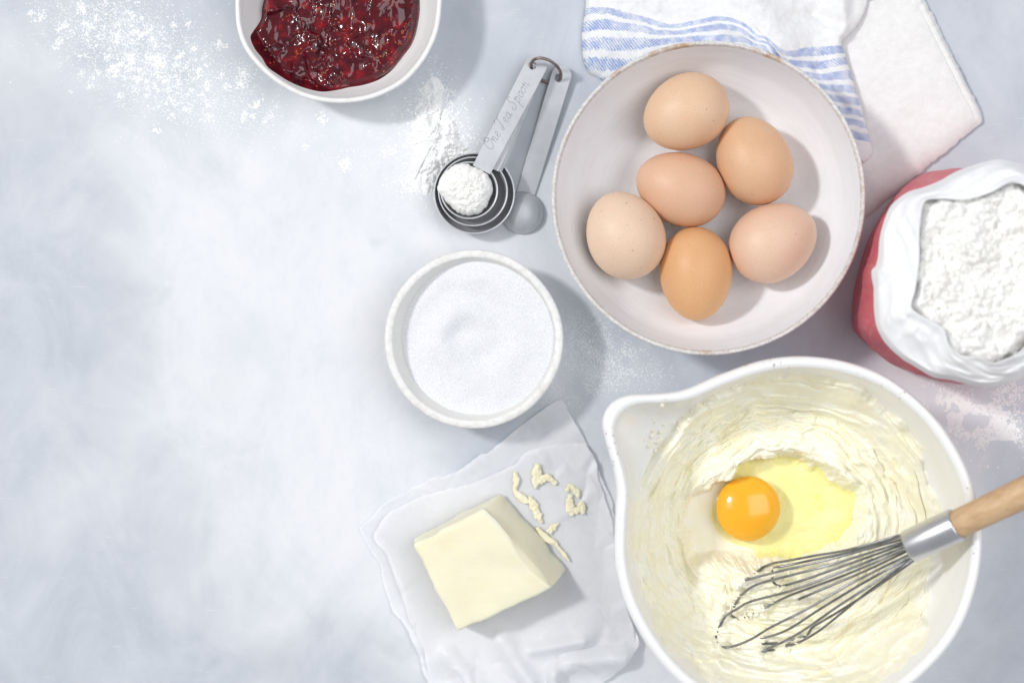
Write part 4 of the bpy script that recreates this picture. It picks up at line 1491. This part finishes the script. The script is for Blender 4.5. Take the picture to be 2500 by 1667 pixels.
# right side slopes gently, upper left has a cut edge
inside = sstep(1.0 * ul + (1 - ul) * 28, -(6 * ul + (1 - ul) * 30), sd_)
wellz = 0.0262 + 0.0006 * n1 + 0.0008 * fbm(FX / 60, FY / 60, 0, 3, 81)
Zb = Zb * (1 - inside) + wellz * inside + 0.0055 * np.exp(-(sd_ / 20 - 1) ** 2) * ul
Zb = Zb + 0.00012 * fbm(X * 700, Y * 700, 0, 2, 90) * (1 - inside)
pole = sstep(0.014, 0.003, rho)
Zb = Zb * (1 - pole) + Zb[:12].mean() * pole
m = M('creamed_batter')
nn1 = m.noise(60, 4, 0.6)
m.set(color=m.ramp(nn1, [(0.3, (0.955, 0.90, 0.69)), (0.65, (0.965, 0.94, 0.82))]), rough=0.5, spec=0.35, sss=0.3, sssr=(1.0, 0.8, 0.4), ssss=0.002)
m.bump(m.noise(420, 4, 0.65), 0.15, 0.0010)
BATTER = m.m
m = M('batter_crumb')
m.set(color=m.ramp(m.noise(300, 2), [(0.3, (0.93, 0.89, 0.74)), (0.7, (0.95, 0.925, 0.82))]), rough=0.6, spec=0.2)
CRUMB = m.m
v = np.stack([X, Y, Zb + peaks], -1).reshape(-1, 3)
v, f = close_center(v, grid_f(nr, nt), nt)
bat = thing('cake_batter', 'swirled pale creamed batter smeared around the white mixing bowl', 'batter', (cm[0], cm[1], 0.012))
obj('batter_body', v, f, BATTER, bat)


def batter_z(x, y):
    """height of the batter surface by nearest grid vertex"""
    r = np.hypot(x - cm[0], y - cm[1])
    j = int(round((math.atan2(y - cm[1], x - cm[0]) % (2 * np.pi)) / (2 * np.pi) * nt)) % nt
    i = int(np.argmin(np.abs(rho[:, j] - r)))
    return float(Zb[i, j])


def bowl_in_z(x, y):
    r = np.hypot(x - cm[0], y - cm[1])
    an = math.atan2(y - cm[1], x - cm[0]) % (2 * np.pi)
    re_ = np.interp(an, aM, RM, period=2 * np.pi) / RM0 - 1
    rr_ = min_p[:, 0] * (1 + re_ * w_sp(min_p[:, 1]))
    return float(np.interp(r, np.maximum.accumulate(rr_), min_p[:, 1]))


# crumbs of batter on the spout
cr = []
for (x, y), r in [((1483, 937), 4), ((1458, 925), 6), ((1508, 943), 4), ((1520, 927), 9), ((1535, 930), 7), ((1505, 965), 6), ((1525, 973), 5), ((1548, 971), 5), ((1558, 985), 6), ((1545, 985), 4), ((1590, 945), 6),
                  ((1570, 955), 5), ((1582, 962), 5), ((1600, 930), 5), ((1620, 925), 5), ((1500, 985), 7), ((1495, 1000), 10), ((1510, 1010), 12), ((1490, 1020), 11), ((1505, 1035), 9), ((1480, 1010), 6), ((1640, 905), 5),
                  ((1680, 890), 6), ((1715, 880), 7), ((1735, 872), 5), ((1515, 990), 8)]:
    z = 0.09
    for it in range(8):
        q = P(x * D, y * D, z)
        z = 0.5 * z + 0.5 * max(bowl_in_z(q[0], q[1]), batter_z(q[0], q[1]))
    q = P(x * D, y * D, z)
    for n in range(3):
        cr.append((q + np.append(RNG.normal(0, r * 0.25 / K, 2), r * 0.12 / K), r * 0.62 / K))
v, f = grains(np.array([c_[0] for c_ in cr]), np.array([c_[1] for c_ in cr]), jit=0.12)
cro = obj('crumbs', v, f, CRUMB, bat)
cro['kind'] = 'stuff'

# ------------------------------------------------------------------ cracked egg
m = M('egg_white')
gl = m.node('ShaderNodeBsdfGlossy')
gl.inputs['Roughness'].default_value = 0.04
tr = m.node('ShaderNodeBsdfTransparent')
nA1 = m.noise(30, 3, 0.5)
m.link(m.ramp(nA1, [(0.35, (0.955, 0.945, 0.60)), (0.7, (0.985, 0.98, 0.76))]), tr.inputs[0])
fr = m.node('ShaderNodeFresnel')
fr.inputs['IOR'].default_value = 1.36
bp = m.node('ShaderNodeBump')
bp.inputs['Strength'].default_value = 0.12
bp.inputs['Distance'].default_value = 0.001
m.link(m.noise(40, 3, 0.5), bp.inputs['Height'])
m.link(bp.outputs[0], gl.inputs['Normal'])
m.link(bp.outputs[0], fr.inputs['Normal'])
mx = m.node('ShaderNodeMixShader')
geo = m.node('ShaderNodeNewGeometry')
m.link(m.math('MULTIPLY', fr.outputs[0], m.math('SUBTRACT', 1.0, geo.outputs['Backfacing'])), mx.inputs[0])
m.link(tr.outputs[0], mx.inputs[1])
m.link(gl.outputs[0], mx.inputs[2])
m.link(mx.outputs[0], m.out.inputs['Surface'])
ALB = m.m
m = M('egg_yolk')
m.set(color=m.ramp(m.noise(25, 3), [(0.3, (0.90, 0.44, 0.014)), (0.7, (0.92, 0.51, 0.035))]), rough=0.17, spec=0.6, sss=0.7, sssr=(1.0, 0.5, 0.08), ssss=0.010, coat=0.0, coatr=0.03)
YOLK = m.m
zy = 0.031
cy = P(1719 * D, 1168 * D, 0.036)
ce_ = thing('cracked_egg', 'raw cracked egg with orange yolk and clear white in the batter', 'egg', (cy[0], cy[1], 0.027))
wh_out = dd([(1634, 1175), (1645, 1140), (1668, 1105), (1695, 1070), (1745, 1052), (1800, 1048), (1850, 1056), (1905, 1078), (1955, 1100), (1985, 1130), (1990, 1165), (1980, 1205), (1955, 1240), (1915, 1262), (1870, 1275), (1820, 1292),
             (1770, 1300), (1740, 1285), (1725, 1258), (1695, 1250), (1665, 1236), (1642, 1210)])
cw = P(1800 * D, 1170 * D, zy)
nr2, nt2 = 60, 240
t, a, R, Xw, Yw = polar_grid(PX(wh_out, zy), cw, nr2, nt2)
Zw = 0.0296 + 0.0014 * np.sqrt(np.clip(1 - t ** 3, 0, 1))[:, None] + 0.0003 * fbm(Xw * 70, Yw * 70, 0, 2, 4) + 0.0060 * g2(Xw, Yw, cy[0], cy[1], 0.021, 0.021)
v = np.stack([Xw, Yw, Zw], -1).reshape(-1, 3)
v, f = close_center(v, grid_f(nr2, nt2), nt2)
ewhite = obj('egg_white', v, f, ALB, ce_)
ry = 74 * D / K * (H - 0.036) / H
q = np.linspace(0.001, np.pi, 40)
prof = np.array([(ry * math.sin(p) * (1 + 0.02 * math.cos(p)), 0.0345 + (0.0108 if p < np.pi / 2 else 0.010) * math.cos(p)) for p in q])
prof[:, 0] = np.maximum(prof[:, 0], 0.000002)
prof[0, 0] = 0.000002


def yolk_sc(prof, a):
    return 1 + (0.015 * vn(np.cos(a) * 1.5, np.sin(a) * 1.5, 0, 2))[None] * np.ones((len(prof), 1))


v, f = lathe(prof, cy, 72, yolk_sc)
obj('yolk', v, f, YOLK, ce_)
# air bubbles in the white
bl = dd([(1878, 1142), (1886, 1152), (1874, 1156), (1884, 1166), (1876, 1168), (1890, 1162)])
V, F = [], []
for n, ((bx, by), r) in enumerate(zip(bl, (0.0017, 0.0012, 0.0011, 0.0014, 0.0009, 0.0008))):
    c_ = P(bx, by, 0.0312)
    pr = np.array([(max(r * math.sin(p), 1e-5), 0.0308 + r * 0.8 * math.cos(p)) for p in np.linspace(0.01, np.pi / 2, 8)])
    v, f = lathe(pr, c_, 16)
    o = obj('bubble', v, f, ALB, ewhite)

# ================================================================== WHISK
m = M('dark_steel_wire')
m.set(color=m.ramp(m.noise(140, 4), [(0.3, (0.17, 0.172, 0.182)), (0.7, (0.34, 0.345, 0.36))]), metal=0.9, rough=0.32)
STEEL = m.m
m = M('satin_ferrule')
m.set(color=m.ramp(m.noise(60, 4), [(0.3, (0.60, 0.60, 0.625)), (0.7, (0.70, 0.70, 0.72))]), metal=0.9, rough=0.33)
m.bump(m.noise(300, 3), 0.04, 0.0004)
FERR = m.m
m = M('beech_wood')
gv = m.coord((1, 1, 1), (0, 0, -0.4366))
mp = m.n.new('ShaderNodeMapping')
mp.inputs['Scale'].default_value = (0.12, 1, 1)
m.link(gv, mp.inputs['Vector'])
grain = m.noise(190, 5, 0.6, mp.outputs[0], 0.6)
fleck = m.noise(700, 2, 0.5, mp.outputs[0])
c = m.ramp(grain, [(0.28, (0.50, 0.31, 0.165)), (0.5, (0.61, 0.41, 0.235)), (0.72, (0.68, 0.48, 0.295))])
c = m.mix(m.ramp(fleck, [(0.62, 0.0), (0.72, 0.45)]), c, (0.44, 0.26, 0.13))
m.set(color=c, rough=0.48, spec=0.35)
m.bump(grain, 0.12, 0.0006)
WOOD = m.m

XL, ZL = 2220.4, 0.0955
XRm, ZRm = 2400.0, 0.1180


def wz(fx):
    return ZL + (fx - XL) * (ZRm - ZL) / (XRm - XL)


(fl, fr_), = [z_whisk([(1530, 540), (1872, 380)])]
pl = P(fl[0], fl[1], wz(fl[0]))
pr_ = P(fr_[0], fr_[1], wz(fr_[0]))
ax = (pr_ - pl) / np.linalg.norm(pr_ - pl)
wk = thing('whisk', 'balloon whisk with steel wires and a wooden handle leaning in the batter', 'whisk', tuple(P(2000, 1450, 0.045)))


def along(s):
    return pl + ax * s


Lf = np.linalg.norm(pr_ - pl)
prof_s = [(-0.0002, 0.0088), (0.0, 0.0104), (0.001, 0.0107), (Lf * 0.5, 0.0108), (Lf - 0.001, 0.0106), (Lf, 0.0104), (Lf + 0.0001, 0.0094)]
v, f = tube([along(s) for s, _ in prof_s], [r for _, r in prof_s], 40)
obj('ferrule', v, f, FERR, wk)
hs_ = [(Lf - 0.004, 0.0086), (Lf + 0.002, 0.0090), (Lf + 0.03, 0.0094), (Lf + 0.07, 0.0104), (Lf + 0.11, 0.0108), (Lf + 0.14, 0.0098), (Lf + 0.152, 0.0080), (Lf + 0.157, 0.0045), (Lf + 0.158, 0.001)]
hs_ = catmull(hs_, 40)
v, f = tube([along(s) for s, _ in hs_], np.maximum([r for _, r in hs_], 0.0005), 40)
obj('handle', v, f, WOOD, wk)
strands = [
    ([(1475, 455), (1100, 560), (850, 605), (650, 642), (550, 660), (455, 697)], 0.004),
    ([(1478, 468), (1100, 578), (850, 632), (700, 665), (560, 692)], -0.006),
    ([(1482, 488), (1000, 620), (750, 680), (600, 716), (380, 772), (290, 806)], 0.006),
    ([(1488, 508), (1000, 660), (680, 745), (450, 806), (345, 868), (288, 935), (262, 1000)], 0.010),
    ([(1490, 524), (1100, 662), (860, 748), (700, 800), (605, 826)], -0.008),
    ([(1496, 541), (1100, 700), (700, 850), (400, 930), (300, 982), (222, 1030), (185, 1075)], 0.010),
    ([(1504, 560), (1100, 730), (860, 820), (650, 900), (450, 1000), (330, 1056)], 0.006),
    ([(1510, 575), (1200, 720), (1000, 804), (730, 920)], -0.008),
    ([(1520, 600), (1100, 810), (800, 985), (540, 1115), (400, 1200), (280, 1250), (200, 1262)], 0.008),
    ([(1530, 618), (1200, 800), (900, 980), (700, 1110), (600, 1160), (500, 1190), (425, 1202)], 0.003),
    ([(1540, 630), (1200, 850), (1000, 980), (800, 1120), (650, 1210), (475, 1290)], 0.006),
    ([(1550, 640), (1250, 850), (1050, 1010), (900, 1130), (780, 1205), (700, 1240), (630, 1252)], 0.002),
    ([(1558, 646), (1230, 872), (1030, 1000), (900, 1078), (832, 1120), (792, 1178), (725, 1198)], -0.006),
]
paths = []
for pts, arch in strands:
    px = catmull(z_whisk(pts), 70)
    s = np.linspace(0, 1, 70)
    pe = P(px[-1][0], px[-1][1], 0.045)
    ze = batter_z(pe[0], pe[1]) + 0.0004
    pe = P(px[-1][0], px[-1][1], ze)
    ze = batter_z(pe[0], pe[1]) + 0.0004
    dlen = np.concatenate([[0], np.cumsum(np.linalg.norm(np.diff(px, axis=0), axis=1))])
    s = dlen / dlen[-1]
    zst = wz(px[0][0]) + 0.0025 * np.sign(arch)
    z = zst + (ze - zst) * s ** 1.15 + arch * np.sin(np.pi * np.clip(s, 0, 1)) ** 1.0
    path = np.array([P(a_, b_, zz_) for (a_, b_), zz_ in zip(px, z)])
    # keep the wire on or above the batter
    for i in range(12, len(path)):
        q_ = s[i]
        lim_ = batter_z(path[i, 0], path[i, 1]) + 0.0002
        if path[i, 2] < lim_:
            path[i] = P(px[i][0], px[i][1], lim_)
    path[:, 2] = np.convolve(np.pad(path[:, 2], 3, 'edge'), np.ones(7) / 7, 'valid')
    head = path[0] + ax * 0.006
    path = np.vstack([head, path])
    paths.append(path)
# each pair of strands is one wire bent round at the tip
for ia, ib in [(0, 2), (1, 4), (3, 6), (5, 8), (9, 12), (10, 11), (7, None)]:
    pa = paths[ia]
    if ib is not None:
        pb = paths[ib]
        e0, e1 = pa[-1], pb[-1]
        out = (pa[-1] - pa[-14]) / np.linalg.norm(pa[-1] - pa[-14]) + (pb[-1] - pb[-14]) / np.linalg.norm(pb[-1] - pb[-14])
        out[2] = 0
        out /= np.linalg.norm(out) + 1e-9
        gap = np.linalg.norm((e1 - e0)[:2])
        ctrl_ = [e0, e0 * 0.78 + e1 * 0.22 + out * gap * 0.26, (e0 + e1) / 2 + out * gap * 0.36, e0 * 0.22 + e1 * 0.78 + out * gap * 0.26, e1]
        arc = catmull(np.array(ctrl_), 24)
        for i_ in range(1, 23):
            arc[i_, 2] = batter_z(arc[i_, 0], arc[i_, 1]) + 0.0003
        pa = np.vstack([pa, arc[1:-1], pb[::-1]])
    pa[3:-3, 2] = np.convolve(pa[:, 2], np.ones(7) / 7, 'valid')
    v, f = tube(pa, 0.00082, 8)
    obj('wire', v, f, STEEL, wk)
# batter clinging to the wires
bl = []
for pts, s0, s1 in [(strands[0][0], 0.85, 1.0), (strands[2][0], 0.78, 1.0), (strands[6][0], 0.74, 0.9), (strands[8][0], 0.72, 0.95), (strands[9][0], 0.86, 1.0), (strands[11][0], 0.86, 1.0), (strands[3][0], 0.93, 1.0)]:
    px = catmull(z_whisk(pts), 70)
    for s in np.linspace(s0, s1, 26):
        x_, y_ = px[int(s * 69)]
        q = P(x_, y_, 0.045)
        zb_ = batter_z(q[0], q[1])
        q = P(x_ + RNG.normal(0, 3), y_ + RNG.normal(0, 2.5) + 3, zb_)
        bl.append((q + [0, 0, 0.0005 + 0.0006 * RNG.random()], 0.0007 + 0.0012 * RNG.random()))
v, f = grains(np.array([b_[0] for b_ in bl]), np.array([b_[1] for b_ in bl]), jit=0.04)
o = obj('clinging_batter', v, f, CRUMB, wk)
o['kind'] = 'stuff'

# ================================================================== SPILLED FLOUR AND SUGAR


def scatter(center, cov, n, rot=0.0):
    c_, s_ = math.cos(rot), math.sin(rot)
    g = RNG.standard_normal((n, 2)) * cov
    return np.stack([center[0] + g[:, 0] * c_ - g[:, 1] * s_, center[1] + g[:, 0] * s_ + g[:, 1] * c_], -1)


def sprinkle(px, r):
    """photo pixels + radius in metres -> grain centres lying on the worktop"""
    xy = PX(px, 0)
    return np.column_stack([xy, r * 0.12]), r


def clumps(seeds, per, spread):
    """loose clumps: a few grains heaped about each seed"""
    px, r = [], []
    for (x, y, s) in seeds:
        n = max(3, int(per * s * s))
        p = scatter((x, y), (spread * s, spread * s), n)
        px.append(p)
        r.append(RNG.uniform(0.00022, 0.00065, n) * (0.7 + 0.4 * s))
    return np.vstack(px), np.concatenate(r)


# --- heap beside the spoons: a ridge of loose flour
hp = dd([(975, 205), (1000, 195), (1018, 215), (1020, 250), (1045, 285), (1052, 315), (1075, 340), (1085, 365), (1060, 380), (1020, 385), (1000, 420), (985, 440), (955, 430), (942, 420), (965, 390), (960, 350), (950, 300), (958, 250)])
chp = P(1003 * D, 320 * D, 0)
nr, nt = 120, 420
t, a, R, X, Y = polar_grid(PX(hp), chp, nr, nt)
R = R * (1.08 + 0.12 * fbm(np.cos(a) * 9, np.sin(a) * 9, 0, 4, 5))
X = chp[0] + t[:, None] * R * np.cos(a)
Y = chp[1] + t[:, None] * R * np.sin(a)
Zh = 0.0082 * np.clip(1 - t ** 1.5, 0, 1)[:, None] * (0.75 + 0.5 * fbm(X * 80, Y * 80, 0, 3, 3)) + (0.0026 * clumpy(X, Y, 240, 31) + 0.0010 * clumpy(X, Y, 560, 37)) * np.clip(1 - t ** 5, 0, 1)[:, None] - 0.0005
v1 = np.stack([X, Y, Zh], -1).reshape(-1, 3)
v1, f1_ = close_center(v1, grid_f(nr, nt), nt)
pxs, rs = [], []
for cxy, cov, n, rr0, rr1 in [((1003, 215), (22, 14), 500, .0002, .0006), ((1000, 300), (40, 45), 1100, .0002, .0008), ((1020, 380), (45, 35), 1100, .0002, .0008), ((955, 425), (22, 14), 420, .0002, .0008), ((985, 255), (34, 50), 900, .00015, .0003),
                              ((1000, 185), (10, 30), 120, .0002, .0005), ((1040, 350), (30, 25), 500, .0002, .0008), ((970, 470), (40, 22), 60, .0002, .0004), ((960, 360), (30, 60), 500, .00015, .0003)]:
    pxs.append(scatter(cxy, cov, n) * D)
    rs.append(RNG.uniform(rr0, rr1, n))
xyz, r = sprinkle(np.vstack(pxs), np.concatenate(rs))
v2_, f2_ = grains(xyz, r, OCT, OCTF, flat=0.32)
o = thing('spilled_flour', '', None, (chp[0], chp[1], 0))
for nm_, vv_, ff_, mt_ in (('flour_heap', v1, f1_, DUST), ('loose_grains', v2_, f2_, DUST)):
    pt_ = obj(nm_, vv_, ff_, mt_, o, smooth=nm_ != 'loose_grains')
pt_['kind'] = 'stuff'
tag(o, 'ridge of spilled white flour running from the jam dish to the measuring spoons', 'spilled flour')

# --- dusting over the far corner of the worktop
pxs, rs = [], []
sx = scatter((330, 130), (95, 55), 190, 0.55)
p, r = clumps([(a_ * 1.0, b_ * 1.0, s_) for (a_, b_), s_ in zip(sx, RNG.uniform(0.3, 1.15, len(sx)))], 22, 4.2)
pxs.append(p * D)
rs.append(r)
sx = np.array([(95, 38), (137, 98), (126, 110), (205, 200), (470, 128), (505, 105), (455, 170), (560, 170), (555, 190), (575, 245), (590, 240), (635, 245), (740, 272), (700, 338), (795, 378), (880, 352), (610, 280), (360, 298), (620, 265), (900, 350), (520, 200), (430, 250), (480, 270), (560, 270), (190, 20), (240, 5), (150, 60), (400, 60), (800, 372), (790, 385)], float)
p, r = clumps([(a_, b_, s_) for (a_, b_), s_ in zip(sx, RNG.uniform(0.7, 1.35, len(sx)))], 30, 5.0)
pxs.append(p * D)
rs.append(r)
for cxy, cov, n, rot in [((330, 130), (110, 60), 4600, 0.55), ((250, 60), (80, 40), 1500, 0.2), ((470, 230), (110, 45), 1500, 0.4), ((820, 360), (70, 35), 260, 0.2), ((560, 180), (25, 30), 300, 0)]:
    pxs.append(scatter(cxy, cov, n, rot) * D)
    rs.append(RNG.uniform(.00018, .00045, n))
xyz, r = sprinkle(np.vstack(pxs), np.concatenate(rs))
v, f = grains(xyz, r, OCT, OCTF, flat=0.24)
o = obj('dusted_flour', v, f, DUST, smooth=False)
tag(o, 'fine scatter of white flour and small clumps on the bare marble around the jam dish', 'scattered flour', kind='stuff')

# --- flour dropped between the bag and the mixing bowl
pxs, rs = [], []
for cxy, cov, n, rot, r0, r1 in [((2200, 950), (34, 22), 2300, 0.4, .00025, .0006), ((2290, 955), (26, 30), 1000, 0.2, .00025, .0006), ((2310, 1000), (20, 16), 700, 0, .0002, .0006), ((2245, 1005), (26, 12), 420, 0.4, .0002, .0006),
                                 ((2190, 900), (40, 22), 900, 0.2, .00015, .0003), ((2270, 980), (60, 42), 1500, 0, .00012, .0003), ((2320, 900), (25, 16), 300, 0, .0002, .0006), ((2275, 1072), (8, 3), 26, 0.1, .0003, .0007), ((2230, 1035), (6, 4), 26, 0, .0003, .0007)]:
    pxs.append(scatter(cxy, cov, n, rot) * D)
    rs.append(RNG.uniform(r0 * 1.4, r1 * 1.6, n))
xyz, r = sprinkle(np.vstack(pxs), np.concatenate(rs))
dens = fbm(xyz[:, 0] * 110, xyz[:, 1] * 110, 0, 3, 5)
kp = (dens > -0.12) | (r < 0.0002)
xyz, r = xyz[kp], r[kp]
ok = (np.hypot(xyz[:, 0] - cm[0], xyz[:, 1] - cm[1]) > 0.066)
v, f = grains(xyz[ok], r[ok], OCT, OCTF, flat=0.26)
o = obj('dropped_flour', v, f, DUST, smooth=False)
tag(o, 'patchy dropped flour on the marble between the red bag and mixing bowl', 'spilled flour', kind='stuff')

# --- sugar dust between the two bowls
pxs, rs = [], []
for cxy, cov, n, rot in [((1350, 800), (52, 45), 4200, 0.4), ((1430, 830), (50, 24), 2600, 0.5), ((1320, 900), (50, 22), 1600, -0.5), ((1400, 880), (60, 40), 1500, 0.0), ((1310, 720), (24, 40), 500, 0)]:
    pxs.append(scatter(cxy, cov, n, rot) * D)
    rs.append(RNG.uniform(.00016, .00034, n))
xyz, r = sprinkle(np.vstack(pxs), np.concatenate(rs))
dens = fbm(xyz[:, 0] * 70, xyz[:, 1] * 70, 0, 3, 15)
kp = (dens > RNG.uniform(-0.6, 0.45, len(r))) & (np.hypot(xyz[:, 0] - cs[0], xyz[:, 1] - cs[1]) > RS - 0.012)
v, f = grains(xyz[kp], r[kp], OCT, OCTF, flat=0.22)
o = obj('spilled_sugar', v, f, DUST, smooth=False)
tag(o, 'fine grains of sugar spilled between the sugar bowl and the egg bowl', 'spilled sugar', kind='stuff')

for o in bpy.data.objects:
    if '_o' in o:
        del o['_o']
